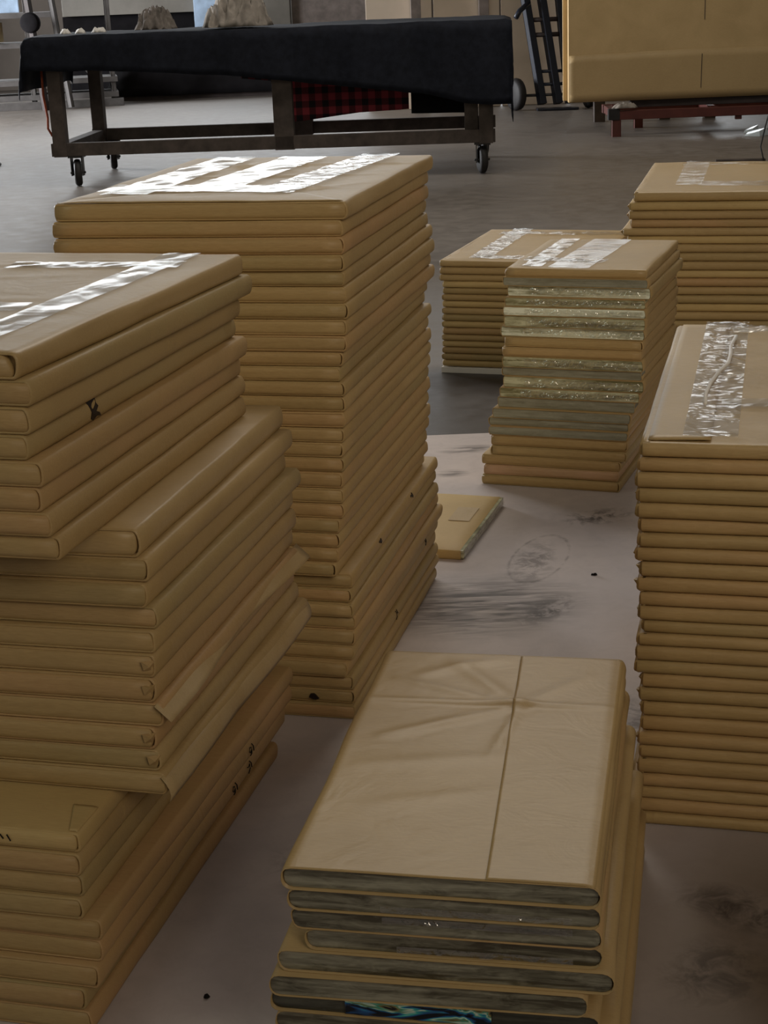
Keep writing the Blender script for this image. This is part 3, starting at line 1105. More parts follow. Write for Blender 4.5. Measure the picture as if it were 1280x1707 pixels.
for i, (x, y, t, w, l, gl) in enumerate(D_rows):
    top = nD - i
    kw = dict(material='kraft', nb=5, nv=8)
    if top == 1:
        kw = dict(material='kraft_top', nb=70, nv=110, ridges=RIDGE_D, amp=1.5)
    yaw = -11.2 + random.Random(i + 40).uniform(-0.5, 0.5) - (0.6 if top > 6 else 0)
    e = pack((x, y), 1, yaw, z, w, l, t, 4000 + i, kind='glass', name='open_ended_glass_pack', glass=gl,
             recess=0.0015 + 0.0015 * (i % 3), ru=0.42 * t, **kw)
    lab = 'open-ended glass pack, %s from the top of the %s' % (ordinal(top), WHERE_D)
    if top == 1:
        lab = 'topmost open-ended glass pack with a creased smooth kraft top, on the low front stack'

        def fn(a, b_):
            x0_ = 0.050 - 0.026 * b_
            x_ = x0_ + (w / 2 - 0.0045 - x0_) * a
            y_ = -l / 2 + 0.001 + (l - 0.004) * b_
            return (x_, y_, ridge_h(x_, y_, RIDGE_D) + t + 0.0008 - 0.0022 * max(0, a - 0.9) * 10 + 0.0006 * noise.noise(Vector((x_ * 9, b_ * 6, 2))))
        thin_sheet('overlap_sheet', fn, 30, 110, 0.0007, M['kraft_top'], e)
    if top in (2, 3, 4):
        def fn(a, b_, top=top, t=t, w=w, l=l):
            x_ = -w / 2 + 0.10 + (w - 0.13) * a
            zz = t * (0.12 if top != 3 else 0.5) + t * 0.30 * b_
            return (x_, -l / 2 + 0.0015 - 0.002 * abs(noise.noise(Vector((x_ * 40, b_ * 3, top)))), zz + 0.001 * noise.noise(Vector((x_ * 25, 0, top))))
        thin_sheet('plastic_film', fn, 40, 3, 0.0003, M['wet_film'], e, False)
    if top == 6:
        lab = 'open-ended glass pack above the one with iridescent film, in the low front stack'
    if top == 7:
        lab = 'open-ended glass pack with teal iridescent film in its end, in the low front stack'

        def fn(a, b_):
            x_ = -w / 2 + 0.085 + 0.16 * a
            return (x_, -l / 2 + 0.0005 - 0.003 * abs(noise.noise(Vector((x_ * 45, b_ * 4, 1)))), t * (0.14 + 0.76 * b_))
        thin_sheet('iridescent_film', fn, 30, 6, 0.0003, M['iridescent'], e, False)
    tag(e, lab, 'glass pack', 'packs in the low front stack')
    done(e)
    z += t + GAP

# ================================================================== stack C (glass ends, middle distance)
C_ = [(0.578, .027), (0.576, .0265), (0.581, .0261), (0.594, .0231), (0.597, .0297), (0.596, .0196), (0.599, .0163),
      (0.602, .0256), (0.615, .0289), (0.624, .0256), (0.633, .0324), (0.63, .0211), (0.631, .0302), (0.629, .0222),
      (0.632, .0221), (0.635, .0272), (0.635, .0315), (0.636, .02), (0.637, .0195), (0.649, .0302), (0.641, .0187),
      (0.64, .0198)]
C_kind = ['W', 'P', 'W', 'W', 'W', 'O', 'g', 'g', 'g', 'm', 'm', 'g', 'm', 'W', 'W', 'p', 'm', 'p', 'm', 'p', 'g', 'W']
WHERE_C = 'far glass-ended stack'


def cbC(i, n_, when, e):
    k = C_kind[i]
    if when == 'pre':
        d = dict(w=0.348 + random.Random(i).uniform(-0.006, 0.006))
        if k == 'P':
            d['material'] = 'kraft_pink'
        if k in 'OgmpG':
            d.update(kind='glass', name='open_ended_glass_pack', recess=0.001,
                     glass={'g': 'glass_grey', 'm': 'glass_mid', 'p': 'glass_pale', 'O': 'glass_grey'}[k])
        if i == n_ - 1:
            d.update(material='kraft_top', nb=24, nv=24, amp=1.5)
        return d
    w, l, t = e['_w'], e['_l'], e['_t']
    top = n_ - i
    cat = 'glass pack' if k in 'Ogmp' else 'paper pack'
    base = {'g': 'grey open-ended glass pack', 'm': 'greenish open-ended glass pack', 'p': 'pale shiny open-ended glass pack',
            'O': 'olive grey open-ended glass pack', 'W': 'kraft paper pack', 'P': 'pinkish kraft paper pack'}[k]
    lab = '%s, %s from the top of the %s' % (base, ordinal(top), WHERE_C)
    if i == n_ - 1:
        lab = 'kraft pack with shiny taped top, on the far glass-ended stack'
        tape_strip(e, (-w / 2 + 0.02, -0.10), (w / 2 - 0.12, -0.12), 0.05, t, 31, 0.0025, 'tape_crinkled', 40, 6)
        tape_strip(e, (-w / 2 + 0.06, -l / 2 + 0.02), (-w / 2 + 0.06, l / 2), 0.05, t, 32, 0.002, 'tape', 40, 6)
        tape_strip(e, (-0.02, -l / 2 + 0.01), (0.0, l / 2), 0.10, t, 33, 0.0012, 'tape', 40, 6)
    if k in 'mp':
        def fn(a, b_):
            x_ = -w / 2 + 0.055 + (w - 0.065) * a
            return (x_, -l / 2 - 0.0006 - 0.004 * abs(noise.noise(Vector((x_ * 60, b_ * 3, i)))), t * (0.15 + 0.65 * b_))
        thin_sheet('plastic_film', fn, 44, 4, 0.0003, M['wet_film'], e, False)
    tag(e, lab, cat, 'packs in the glass-ended stack')


build(C_, 3.779, FLOOR_Z, (-20.5, -20.0), 0.348, 0.45, 1, 8, cbC, k=0.5, ru=0.004)

# ================================================================== stack E (right edge, near)
E_ = [(0.35, .0176), (0.351, .024), (0.349, .0167), (0.351, .0196), (0.358, .0278), (0.361, .0194), (0.358, .0209),
      (0.364, .0253), (0.365, .0237), (0.36, .0246), (0.363, .0231), (0.354, .0207), (0.354, .0241), (0.357, .016),
      (0.364, .0164), (0.358, .0242), (0.358, .0201), (0.355, .0234), (0.359, .0256), (0.353, .0213), (0.357, .0201),
      (0.358, .0201), (0.354, .0236), (0.355, .0235), (0.352, .0243), (0.355, .0181), (0.359, .0235)]
WHERE_E = 'nearer right edge stack'
RIDGE_E = [(-0.30, -0.22, -0.05, 0.05, 0.0022, 0.012), (0.0, -0.25, 0.05, -0.12, 0.0022, 0.008),
           (0.1, -0.25, 0.16, -0.05, 0.0018, 0.010), (0.25, -0.25, 0.28, -0.1, 0.0014, 0.010),
           (-0.12, -0.25, -0.08, -0.14, 0.0024, 0.008), (-0.30, -0.10, -0.16, 0.10, 0.0026, 0.006)]


def cbE(i, n_, when, e):
    if when == 'pre':
        if i == n_ - 1:
            return dict(material='kraft_top', nb=60, nv=40, ridges=RIDGE_E, amp=1.6)
        return {}
    w, l, t = e['_w'], e['_l'], e['_t']
    top = n_ - i
    lab = 'kraft paper pack, %s from the top of the %s' % (ordinal(top), WHERE_E)
    rnd = random.Random(i * 7 + 3)
    if i == n_ - 1:
        lab = 'topmost kraft pack with a wide crinkled tape strip, on the nearer right edge stack'
        tape_strip(e, (-w / 2 + 0.092, -l / 2 + 0.02), (-w / 2 + 0.088, l / 2 - 0.005), 0.075, t + 0.004, 41, 0.0022,
                   'tape_crinkled', 110, 14)
        tape_strip(e, (-w / 2 + 0.10, -l / 2 + 0.21), (-w / 2 + 0.36, -l / 2 + 0.24), 0.05, t + 0.004, 42, 0.0016,
                   'tape', 40, 6)
        tape_strip(e, (-w / 2 + 0.10, l / 2 - 0.06), (-w / 2 + 0.36, l / 2 - 0.07), 0.06, t + 0.004, 43, 0.0030,
                   'tape_crinkled', 40, 6)
        # crumpled white ridge running down the strip
        pts = [(-w / 2 + 0.080 + dx, -l / 2 + dy, t + 0.006) for dx, dy in
               [(-0.004, 0.20), (-0.006, 0.26), (-0.002, 0.33), (0.008, 0.41), (0.020, 0.47), (0.022, 0.54), (0.020, 0.60),
                (0.026, 0.68)]]
        tube('tape_ridge', pts, 0.0030, M['white_foam'], e, 6)

        def fn(a, b_):
            x_ = -w / 2 + 0.008 + 0.085 * a
            y_ = -l / 2 + 0.012 + (l - 0.02) * b_
            return (x_, y_, t + 0.0007 + 0.002 * a * (1 - b_) + 0.0006 * noise.noise(Vector((x_ * 14, y_ * 14, 2))))
        thin_sheet('folded_flap', fn, 8, 30, 0.0007, M['kraft_top'], e)
    else:
        if rnd.random() < 0.75:
            corner_ear(e, -w / 2 - 0.001, -l / 2 + 0.012, t * 0.5, -0.95, -0.3, rnd.uniform(0.006, 0.011), 500 + i)
    tag(e, lab, 'paper pack', 'packs in the nearer right edge stack')


build(E_, 2.149, FLOOR_Z, (-14.3, -14.3), 0.52, 0.80, -1, 9, cbE, axis='x', k=0.5, lj=0.004, ruf=0.36)

# ================================================================== stack F (behind the glass-ended stack)
F_ = [(0.21, .0217), (0.211, .02), (0.211, .0208), (0.212, .0199), (0.212, .0198), (0.213, .0232), (0.214, .0214),
      (0.214, .0214), (0.215, .023), (0.215, .0213), (0.216, .0212), (0.217, .0195), (0.217, .0215), (0.208, .021),
      (0.209, .0269), (0.209, .0234)]
WHERE_F = 'short rear stack'


def cbF(i, n_, when, e):
    if when == 'pre':
        if i == n_ - 1:
            return dict(material='kraft_top', nb=20, nv=24, amp=1.5)
        return dict(material='kraft_yellow' if i % 3 == 0 else 'kraft')
    w, l, t = e['_w'], e['_l'], e['_t']
    top = n_ - i
    lab = 'thin kraft pack, %s from the top of the %s' % (ordinal(top), WHERE_F)
    if i == n_ - 1:
        lab = 'topmost kraft pack with glossy tape, on the short rear stack'
        tape_strip(e, (-w / 2 + 0.12, -l / 2 + 0.05), (-w / 2 + 0.12, l / 2), 0.07, t, 51, 0.0030, 'tape_crinkled', 50, 6)
        tape_strip(e, (-w / 2 + 0.06, l / 2 - 0.10), (w / 2, l / 2 - 0.10), 0.07, t, 52, 0.0030, 'tape_crinkled', 50, 6)
        tape_strip(e, (-w / 2 + 0.10, -l / 2 + 0.06), (w / 2 - 0.1, -l / 2 + 0.06), 0.06, t, 53, 0.0030, 'tape_crinkled', 50, 6)
    tag(e, lab, 'paper pack', 'packs in the short rear stack')


fb = box('foam_board', (0.205, 0.02, FLOOR_Z), (0.72, 0.62, 0.0205), M['white_foam'], None, 0.002)
fb.location = (0.035, 5.205, -0.0016)
fb.rotation_euler = (0, 0, R(-19))
fb.location = (0.005, 5.20, -0.0016)
tag(fb, 'white foam board lying under the short rear stack', 'foam board')
build(F_, 5.152, 0.0207, (-19, -19), 0.50, 0.68, -1, 10, cbF, axis='x', k=0.6, lj=0.003, ruf=0.38)

# ================================================================== stack G (far right)
G_ = [(0.78, .0255)] * 2 + [(0.779, .0255)] * 4 + [(0.778, .0255)] * 5 + \
     [(0.777, .0255), (0.777, .0255), (0.777, .0237), (0.777, .027), (0.776, .0265), (0.776, .0257), (0.765, .0247),
      (0.752, .0238), (0.774, .0243), (0.768, .0248), (0.772, .0262), (0.784, .031)]
WHERE_G = 'far right stack'


def cbG(i, n_, when, e):
    if when == 'pre':
        if i == n_ - 1:
            return dict(material='kraft_top', nb=30, nv=30, amp=1.5)
        return dict(material='kraft_yellow' if i % 4 == 1 else 'kraft')
    w, l, t = e['_w'], e['_l'], e['_t']
    top = n_ - i
    lab = 'kraft paper pack, %s from the top of the %s' % (ordinal(top), WHERE_G)
    if i == n_ - 1:
        lab = 'topmost kraft pack with glossy tape strips, on the far right stack'
        tape_strip(e, (-w / 2 + 0.18, -l / 2 + 0.20), (w / 2, -l / 2 + 0.16), 0.11, t, 61, 0.0012, 'tape', 50, 6)
        tape_strip(e, (-w / 2 + 0.10, l / 2 - 0.08), (w / 2, l / 2 - 0.08), 0.08, t, 62, 0.0012, 'tape', 50, 6)
        tape_strip(e, (-w / 2 + 0.15, -l / 2 + 0.16), (-w / 2 + 0.15, l / 2), 0.08, t, 63, 0.0020, 'tape', 50, 6)
    if i in (n_ - 5, n_ - 3, n_ - 2):
        corner_ear(e, -w / 2, -l / 2 + 0.015, t * 0.5, -0.9, -0.1, 0.016, 560 + i)
    tag(e, lab, 'paper pack', 'packs in the far right stack')


build(G_, 4.877, 0.0003, (-14.3, -14.3), 0.60, 0.83, -1, 12, cbG, axis='x', k=0.3, lj=0.004, ruf=0.38)

# ================================================================== lone flat pack on the floor
e = pack((0.163, 3.335), 1, -17.5, FLOOR_Z, 0.30, 0.40, 0.022, 8888, kind='wrap', axis='x', material='kraft_yellow',
         ru=0.003, detail=0)
w, l, t = e['_w'], e['_l'], e['_t']
bm = bmesh.new()
box_bm(bm, (w / 2 - 0.006, -l / 2 + 0.004, 0.002), (w / 2 + 0.006, l / 2 - 0.004, t - 0.001), 0.001)
from_bm('glass_sheets', bm, M['glass_mid'], e)


def fn(a, b_):
    y_ = -l / 2 + 0.005 + (l - 0.01) * a
    return (w / 2 + 0.0075 + 0.004 * abs(noise.noise(Vector((y_ * 60, b_ * 3, 3)))), y_, 0.003 + (t - 0.002) * b_)


thin_sheet('plastic_film', fn, 44, 4, 0.0003, M['wet_film'], e, False)
lb = thin_sheet('paper_label', lambda a, b_: (w / 2 - 0.08 + 0.05 * a, 0.0 + 0.10 * b_, t + 0.0008), 2, 2, 0.0005,
                M['kraft_pale'], e, False)
tag(e, 'single yellowish pack lying flat on the floor behind the tall middle stack', 'paper pack')
done(e)

# ================================================================== trolley table
T = empty('trolley_table', (-0.60, 11.55, 0), R(-4.5))
tag(T, 'long dark timber trolley table on casters with a black cloth over it', 'trolley')
W_ = M['old_wood']
box('table_top', (-1.58, -0.62, 0.90), (1.58, 0.62, 0.955), W_, T)
for x in (-1.42, 0.09, 1.42):
    for y in (-0.56, 0.56):
        if x == 0.09:
            box('post', (x - 0.065, y - 0.04, 0.20), (x + 0.065, y + 0.04, 0.90), W_, T)
        else:
            box('post', (x - 0.045, y - 0.045, 0.20), (x + 0.045, y + 0.045, 0.90), W_, T)
for y in (-0.60, 0.56):
    box('rail', (-1.48, y, 0.205), (1.48, y + 0.05, 0.290), W_, T)
for x in (-1.42, 1.42):
    box('end_rail', (x - 0.04, -0.56, 0.215), (x + 0.04, 0.56, 0.285), W_, T)
    for y in (-0.53, 0.53):
        c_ = empty('caster', (x - 0.03 * (1 if x > 0 else -3), y, 0))
        c_.parent = T
        box('mount_plate', (-0.05, -0.05, 0.190), (0.05, 0.05, 0.204), M['dark_steel'], c_, 0.002)
        bm = bmesh.new()
        box_bm(bm, (-0.040, -0.03, 0.07), (-0.034, 0.03, 0.192), 0.001)
        box_bm(bm, (0.034, -0.03, 0.07), (0.040, 0.03, 0.192), 0.001)
        from_bm('fork', bm, M['dark_steel'], c_)
        wheel('wheel', (0, 0, 0.090), 0.090, 0.05, (1, 0.25, 0), M['rubber'], c_)
        tube('axle', [(-0.05, -0.012, 0.09), (0.05, 0.012, 0.09)], 0.008, M['dark_steel'], c_)
box('end_board', (1.28, -0.56, 0.22), (1.37, -0.50, 0.60), W_, T)


# cloth over the trolley
def interp(x, pts):
    for (x0, y0), (x1, y1) in zip(pts, pts[1:]):
        if x <= x1:
            f = max(0, (x - x0) / (x1 - x0))
            return y0 + (y1 - y0) * f
    return pts[-1][1]


FD = [(-1.7, 0.20), (-1.5, 0.20), (-1.0, 0.22), (-0.2, 0.28), (0.4, 0.36), (1.0, 0.43), (1.3, 0.50), (1.7, 0.52)]


def cloth(a, b_):
    hx, hy = 1.585, 0.645
    s = -1.92 + 3.86 * a
    d_f = interp(s, FD)
    tt = -(hy + d_f) + (2 * hy + d_f + 0.25) * b_
    dx = max(0, abs(s) - hx)
    dy = max(0, -tt - hy)
    dyb = max(0, tt - hy)
    x = math.copysign(min(abs(s), hx), s)
    y = max(-hy, min(hy, tt))
    drop = math.hypot(dx, max(dy, dyb))
    fold = 0.018 * math.sin(s * 9 + 1.3) + 0.012 * math.sin(s * 23)
    y -= (0.012 + fold * min(1, dy * 3) + 0.05 * dy) if dy > 0 else 0
    y += (0.012 + 0.03 * dyb) if dyb > 0 else 0
    if dx > 0:
        x += math.copysign(0.012 + (0.10 if s < 0 else -0.02) * dx + 0.012 * math.sin(tt * 14) * min(1, dx * 4), s)
    zz = 0.966 + 0.010 * noise.noise(Vector((s * 2.5, tt * 2.5, 1))) + 0.004 * noise.noise(Vector((s * 9, tt * 9, 1)))
    rnd_c = min(1, drop * 30)
    return (x, y, zz + 0.008 - drop - 0.006 * rnd_c)


CL = thin_sheet('draped_cloth', cloth, 90, 46, 0.004, M['cloth_black'], None)
CL.location = T.location
CL.rotation_euler = T.rotation_euler
tag(CL, 'black navy cloth draped over the long trolley table', 'cloth')


def hanging(name, p0, p1, ztop, zbot, matn, label, cat, seed, waves=9, wamp=0.025):
    p0, p1 = Vector(p0), Vector(p1)
    d = p1 - p0
    nrm = Vector((-d.y, d.x)).normalized()
    mid = (p0 + p1) / 2

    def fn(a, b_):
        zt, zb = interp(a, ztop), interp(a, zbot)
        p = p0 + d * a + nrm * (wamp * math.sin(a * waves + seed) * (0.3 + 0.7 * (1 - b_)))
        return (p.x - mid.x, p.y - mid.y, zb + (zt - zb) * b_)
    o = thin_sheet(name, fn, 50, 10, 0.006, M[matn], None)
    o.location = (mid.x, mid.y, 0)
    return tag(o, label, cat)


hanging('plaid_blanket', (-0.86, 11.50), (0.285, 11.42), [(0, 0.885), (1, 0.885)],
        [(0, 0.64), (0.18, 0.62), (0.25, 0.34), (0.36, 0.345), (0.7, 0.385), (1, 0.40)], 'plaid',
        'red and black plaid blanket hanging under the trolley table', 'blanket', 2)
hanging('dark_blanket', (0.30, 11.40), (0.70, 11.38), [(0, 0.885), (1, 0.885)], [(0, 0.37), (1, 0.36)], 'black_stuff',
        'black cloth hanging under the trolley table beside the plaid blanket', 'blanket', 4, 5, 0.02)


def heap(name, loc, sx, sy, sz, matn, label, cat, seed, rough=0.6, n_=26):
    bm = bmesh.new()
    so = Vector((seed * 3.1, seed * 1.7, seed))
    grid = []
    for j in range(n_ + 1):
        row = []
        for i in range(n_ + 1):
            a, b_ = i / n_ * 2 - 1, j / n_ * 2 - 1
            # map square to disc
            x = a * math.sqrt(1 - b_ * b_ / 2)
            y = b_ * math.sqrt(1 - a * a / 2)
            r_ = min(1, math.hypot(x, y))
            h = (1 - r_ ** 3.5)
            rg = 1 - abs(noise.noise(so + Vector((x * 3.4, y * 3.4, 0)))) * 2.2
            rg2 = noise.noise(so + Vector((x * 5, y * 5, 3)))
            zz = max(0.0, h * (1 - rough + rough * rg) + 0.30 * rg2 * h)
            k = 1 + 0.22 * noise.noise(so + Vector((x * 3, y * 3, 9)))
            row.append(bm.verts.new((x * sx * k, y * sy * k, zz * sz + 0.001)))
        grid.append(row)
    for j in range(n_):
        for i in range(n_):
            bm.faces.new((grid[j][i], grid[j][i + 1], grid[j + 1][i + 1], grid[j + 1][i]))
    edge = grid[0] + [r_[-1] for r_ in grid[1:]] + grid[-1][-2::-1] + [r_[0] for r_ in grid[-2:0:-1]]
    bm.faces.new(edge[::-1])
    o = from_bm(name, bm, M[matn], None, True)
    o.location = loc
    return tag(o, label, cat)


heap('crumpled_rag', (-1.39, 11.30, 0.990), 0.14, 0.13, 0.15, 'rag', 'small brown-grey crumpled rag on the black table cloth',
     'rag', 4, 0.8, 30)
heap('crumpled_rag', (-0.83, 11.25, 0.988), 0.23, 0.20, 0.26, 'rag_light',
     'large pale crumpled rag heap on the black table cloth', 'rag', 7, 0.75, 34)
for i, (x, y) in enumerate([(-1.96, 11.1), (-1.86, 11.1), (-1.77, 11.2), (-1.74, 11.2)]):
    heap('paper_scrap', (x, y, 0.986), 0.035, 0.03, 0.035, 'white_foam',
         ['pale scrap nearest the left end of the black table cloth', 'pale scrap second from the left end of the black cloth',
          'left one of two tiny white scraps side by side on the black cloth',
          'right one of two tiny white scraps side by side on the black cloth'][i], 'scrap', 20 + i, 0.5, 8)

# red string from the table end
o = tube('red_string', [(-2.17, 11.25, 0.80), (-2.165, 11.2, 0.60), (-2.15, 11.2, 0.45), (-2.155, 11.2, 0.38), (-2.13, 11.2, 0.33)], 0.008,
         M['red_string'], None, 6)
tag(o, 'thin red string dangling from the left end of the trolley table', 'string')
o = tube('floor_cable', [(-3.3, 12.9, 0.012), (-3.0, 13.1, 0.012), (-2.86, 12.8, 0.012), (-2.90, 12.4, 0.012), (-3.2, 12.25, 0.012),
                         (-3.8, 12.3, 0.012)], 0.011, M['cable'], None, 6)
tag(o, 'dark cable looped on the floor at the left edge', 'cable')

# ================================================================== big wrapped sheet and red stand
P = empty('wrapped_sheet_pack', (2.85, 13.34, 0.262), R(-1.0))
tag(P, 'huge upright kraft-wrapped sheet pack on the red steel stand', 'sheet pack')
box('paper_wrap', (-1.24, -0.05, 0.0), (1.24, 0.05, 1.75), M['kraft_sheet'], P, 0.006)
box('rear_sheet', (-1.275, 0.052, 0.01), (1.2, 0.085, 1.74), M['kraft_sheet'], P, 0.004)


def fn(a, b_):
    x_ = -1.236 + 2.47 * a
    zt = 0.36 + 0.02 * math.sin(a * 3.4) + 0.006 * noise.noise(Vector((a * 9, 0, 0)))
    return (x_, -0.0525 - 0.002 * noise.noise(Vector((a * 8, b_ * 3, 5))), 0.003 + (zt - 0.003) * b_)


thin_sheet('lower_paper_band', fn, 40, 6, 0.002, M['kraft_band'], P)
bar('paper_seam', (-0.19, -0.054, 0.08), (-0.185, -0.054, 0.34), 0.012, M['old_wood'], P, 0.004, 0)
bar('paper_seam', (-0.17, -0.0515, 0.60), (-0.165, -0.0515, 1.7), 0.012, M['old_wood'], P, 0.004, 0)

S = empty('steel_stand', (2.85, 13.2, 0), R(-2.0))
tag(S, 'low red steel stand carrying the huge kraft-wrapped sheet', 'stand')
RS = M['red_steel']
bar('front_beam', (-0.92, -0.10, 0.165), (1.3, -0.10, 0.165), 0.07, RS, S)
bar('rear_beam', (-0.92, 0.62, 0.165), (1.3, 0.62, 0.165), 0.07, RS, S)
bar('upper_beam', (-0.75, 0.14, 0.232), (1.3, 0.14, 0.232), 0.055, M['rack_dark'], S)
for x in (-0.88, -0.1, 1.26):
    bar('cross_beam', (x, -0.07, 0.165), (x, 0.58, 0.165), 0.06, RS, S)
for x, y in ((-0.885, -0.10), (-0.62, 0.62), (1.26, -0.10), (1.26, 0.62)):
    bar('leg', (x, y, 0.0), (x, y, 0.135), 0.065, RS, S)
box('rubber_block', (-0.95, -0.14, 0.13), (-0.86, -0.06, 0.215), M['rubber'], S)
for x in (0.05, 0.45):
    box('bracket', (x, -0.12, 0.10), (x + 0.05, -0.08, 0.14), RS, S)
o = heap('crumpled_rag', (2.03, 13.12, 0.218), 0.10, 0.05, 0.05, 'rag_light', 'pale rag tucked on the corner of the red stand', 'rag', 31, 0.5, 12)

S2 = empty('timber_trestle', (2.1, 14.6, 0), 0)
tag(S2, 'low dark timber trestle behind the red steel stand', 'trestle')
bar('beam', (-0.35, 0, 0.24), (1.0, 0, 0.24), 0.09, M['old_wood'], S2)
for x in (-0.07, 0.5, 0.9):
    bar('leg', (x, 0, 0), (x, 0, 0.20), 0.09, M['old_wood'], S2)

for i, (x, y, s, lab) in enumerate([(2.98, 12.75, 0.09, 'larger clear glass shard on the floor in front of the red stand'),
                                    (3.0, 13.0, 0.06, 'smaller clear glass shard on the floor under the red stand')]):
    bm = bmesh.new()
    pr_ = [(-1, -.4), (.2, -.8), (1.1, .1), (.3, .5), (-.6, .6)]
    lo_ = [bm.verts.new((a * s, b_ * s, 0.0)) for a, b_ in pr_]
    hi_ = [bm.verts.new((a * s * 0.9, b_ * s * 0.9, 0.035 + 0.02 * a)) for a, b_ in pr_]
    bm.faces.new(lo_[::-1])
    bm.faces.new(hi_)
    for k in range(5):
        bm.faces.new((lo_[k], lo_[(k + 1) % 5], hi_[(k + 1) % 5], hi_[k]))
    o = from_bm('glass_shard', bm, M['chip_glass'])
    o.location = (x, y, 0.0)
    tag(o, lab, 'glass shard')
o = bar('timber_offcut', (2.30, 10.95, 0.012), (2.62, 10.9, 0.012), 0.05, M['old_wood'], None, 0.024)
tag(o, 'short dark timber offcut on the floor behind the far right stack', 'offcut')
o = tube('bent_wire', [(2.60, 10.85, 0.006), (2.585, 10.9, 0.10), (2.61, 10.9, 0.22), (2.63, 10.9, 0.30)], 0.005, M['cable'], None, 5)
tag(o, 'thin dark wire standing up at the right edge behind the far stack', 'wire')

# ================================================================== hand truck, leaning boards
Hd = empty('hand_truck', (1.80, 16.2, 0), 0)
tag(Hd, 'navy steel hand truck leaning against the cream boards', 'hand truck')
NS = M['navy_steel']
bar('upright', (-0.10, 0, 0.06), (-0.27, 0.35, 1.35), 0.065, NS, Hd)
bar('upright', (0.055, 0, 0.06), (-0.11, 0.35, 1.35), 0.065, NS, Hd)
bar('upright', (0.155, 0, 0.06), (0.07, 0.35, 1.35), 0.05, NS, Hd)
for z_, k in ((0.24, 0.05), (0.36, 0.09), (0.70, 0.18), (0.84, 0.22)):
    tube('cross_bar', [(-0.13 - k * 0.4, k, z_), (0.17 - k * 0.3, k, z_)], 0.022 if z_ > 0.5 else 0.016, M['rack_dark'] if z_ > 0.5 else NS, Hd)
box('toe_plate', (-0.16, -0.14, 0.005), (0.24, 0.02, 0.025), NS, Hd)
tube('axle', [(-0.36, 0.06, 0.14), (0.36, 0.06, 0.14)], 0.014, M['dark_steel'], Hd)
wheel('wheel', (-0.35, 0.06, 0.155), 0.155, 0.09, (1, 0.5, 0), M['rubber'], Hd)
wheel('wheel', (0.36, 0.06, 0.155), 0.155, 0.09, (1, 0.1, 0), M['rubber'], Hd)
tube('handle', [(-0.20, 0.22, 1.0), (-0.30, 0.10, 0.93), (-0.34, 0.06, 0.87)], 0.025, NS, Hd)

for i in range(5):
    x0 = 0.02 + i * 0.68
    lab = ['leftmost cream board standing behind the trolley table', 'second cream board from the left behind the table end',
           'cream board right behind the navy hand truck', 'cream board partly behind the huge wrapped sheet',
           'cream board hidden mostly behind the huge wrapped sheet'][i]
    o = box('cream_board', (x0, 17.0, 0.002), (x0 + 0.66, 17.05, 2.3), M['cream'], None, 0.004)
    tag(o, lab, 'board', 'cream boards')
for i, x in enumerate((0.47, 1.15)):
    o = box('timber_post', (x, 16.90, 0.001), (x + 0.10, 16.985, 2.3), M['grey_post'], None, 0.004)
    tag(o, ['grey timber post in front of the cream boards, nearer the rag heap',
            'grey timber post in front of the cream boards, nearer the hand truck'][i], 'post')

# ================================================================== left background: rack, machine, covered pallet
K = empty('storage_rack', (-3.9, 19.5, 0), R(10))
tag(K, 'grey steel storage rack at the left edge in the background', 'rack')
RK = M['rack_steel']
for x in (-0.7, 0.02, 0.95):
    for y in (0.0, 0.55):
        bar('post', (x, y, 0.0), (x, y, 1.9), 0.045, RK, K)
for z_, x1 in ((0.13, 1.0), (0.30, 1.0), (0.72, 0.35), (1.05, 0.35)):
    box('shelf', (-0.9, -0.05, z_ - 0.03), (x1, 0.6, z_ + 0.03), RK, K, 0.004)
box('base_beam', (-0.9, -0.12, 0.0), (1.05, -0.06, 0.085), RK, K, 0.004)
for a, b_ in (((-0.4, -0.03, 0.33), (-0.65, -0.03, 0.69)), ((0.72, -0.03, 0.33), (0.45, -0.03, 0.69))):
    bar('brace', a, b_, 0.04, RK, K)
o = box('storage_box', (-4.48, 19.35, 0.762), (-4.2, 19.7, 0.98), M['kraft_yellow'], None, 0.01)
tag(o, 'yellowish box on the rack shelf at the left edge', 'box')
o = box('pale_blue_panel', (-0.65, 0.10, 1.083), (-0.05, 0.16, 1.55), M['blue_sheet'], None, 0.01)
o.location, o.rotation_euler = (-3.9, 19.5, 0), (0, 0, R(10))
tag(o, 'pale blue panel on the rack at the left edge', 'sheet')
o = wheel('cable_reel', (-3.76, 19.12, 0.97), 0.115, 0.10, (0.1, 1, 0), M['black_stuff'])
bm = bmesh.new()
tag(o, 'round grey reel hanging at the rack end above the black cloth', 'reel')
bm.free()
o = bar('timber_batten', (-3.70, 19.22, 0.0), (-3.86, 19.30, 1.9), 0.06, M['rack_dark'])
tag(o, 'reddish brown batten leaning on the rack end', 'batten')
o = bar('steel_tube', (-3.42, 19.3, 0.02), (-3.62, 19.4, 1.9), 0.05, M['rack_steel'])
tag(o, 'pale leaning steel tube beside the rack', 'tube')

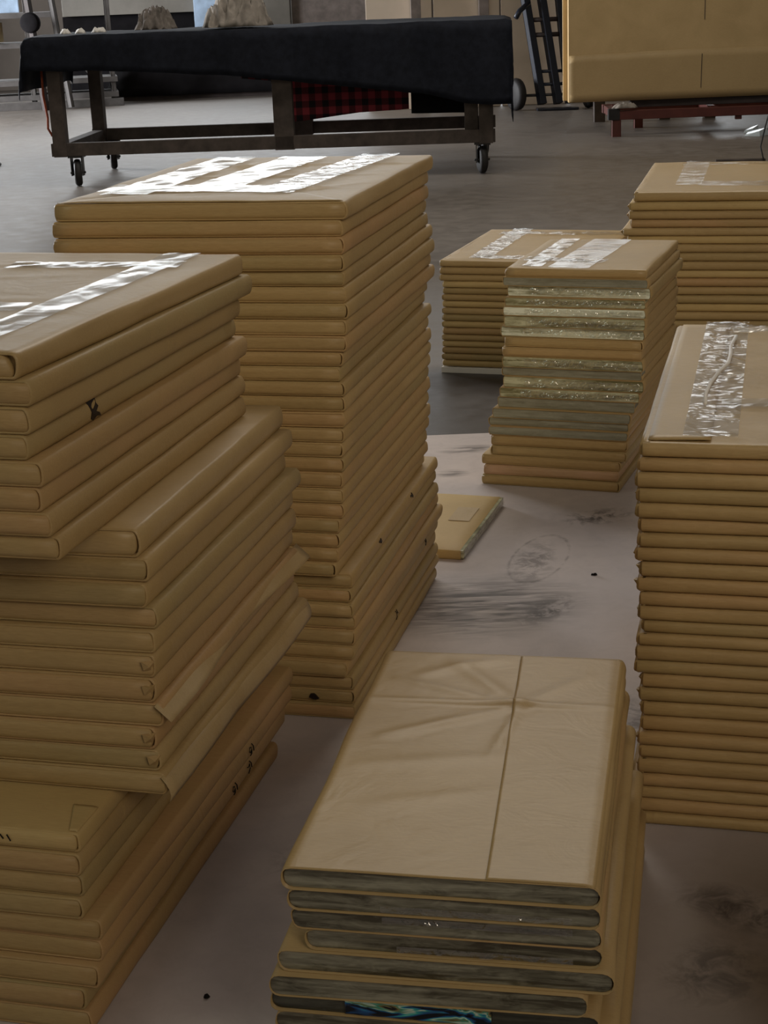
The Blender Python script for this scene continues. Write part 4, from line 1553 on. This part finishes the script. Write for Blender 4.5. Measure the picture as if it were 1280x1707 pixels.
Mc = empty('machine_bench', (-3.1, 22.2, 0), 0)
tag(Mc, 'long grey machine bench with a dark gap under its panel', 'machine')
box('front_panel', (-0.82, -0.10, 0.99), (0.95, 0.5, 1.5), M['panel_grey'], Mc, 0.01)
box('gap_block', (-0.85, 0.05, 0.05), (1.0, 0.5, 0.985), M['black_stuff'], Mc, 0.01)  # black block: shade of the gap under the panel put into its colour
for x in (-0.85, 0.95):
    box('foot', (x, -0.05, 0.0), (x + 0.08, 0.5, 0.05), M['rack_dark'], Mc, 0.004)
o = box('pale_blue_panel', (-2.2, 22.0, 0.002), (-1.55, 22.08, 1.5), M['blue_sheet'], None, 0.01)
tag(o, 'pale blue panel standing behind the rags on the table', 'sheet')
o = box('grey_cabinet', (-1.42, 21.9, 0.002), (-0.95, 22.5, 1.6), M['panel_grey'], None, 0.01)
tag(o, 'grey cabinet behind the large rag heap', 'cabinet')
o = box('dark_partition', (-0.93, 22.0, 0.002), (0.2, 22.2, 1.7), M['grey_post'], None, 0.01)
tag(o, 'dim brown partition board behind the middle of the table', 'partition')

Pl = empty('covered_pallet', (-2.0, 20.8, 0), 0)
tag(Pl, 'low pallet load under a black cover and dark red cloth, seen below the table', 'pallet')
for y in (-0.35, 0.0, 0.35):
    box('skid', (-1.1, y - 0.05, 0.0), (1.3, y + 0.05, 0.05), M['rack_dark'], Pl)


def fn(a, b_):
    x_ = -1.2 + 2.6 * a
    ang = -0.2 + 3.54 * b_
    r_ = 0.45 + 0.04 * noise.noise(Vector((x_ * 3, ang * 2, 1)))
    ends = min(1, 8 * min(a, 1 - a) + 0.15)
    return (x_, -math.cos(ang) * r_ * (0.4 + 0.6 * ends), 0.055 + max(0, math.sin(ang)) * 0.62 * ends * (1 + 0.12 * noise.noise(Vector((x_ * 4, ang * 3, 7)))))


thin_sheet('black_cover', fn, 40, 20, 0.01, M['black_stuff'], Pl)


def fn(a, b_):
    x_ = -1.15 + 1.45 * a
    ang = 0.55 + 1.4 * b_
    r_ = 0.475
    return (x_, -math.cos(ang) * r_ - 0.02, 0.075 + math.sin(ang) * 0.66 * (1 + 0.05 * noise.noise(Vector((x_ * 5, ang * 3, 2)))))


thin_sheet('red_cloth', fn, 30, 10, 0.01, M['red_cloth'], Pl)

heap('grit_crumb', (-0.247, 1.751, 0.0016), 0.004, 0.004, 0.005, 'ink', 'tiny black crumb on the floor paper left of the low front stack', 'crumb', 61, 0.4, 6)
heap('grit_crumb', (0.438, 3.209, 0.0016), 0.007, 0.004, 0.005, 'ink', 'tiny black crumb on the floor paper beside the nearer right stack', 'crumb', 62, 0.4, 6)
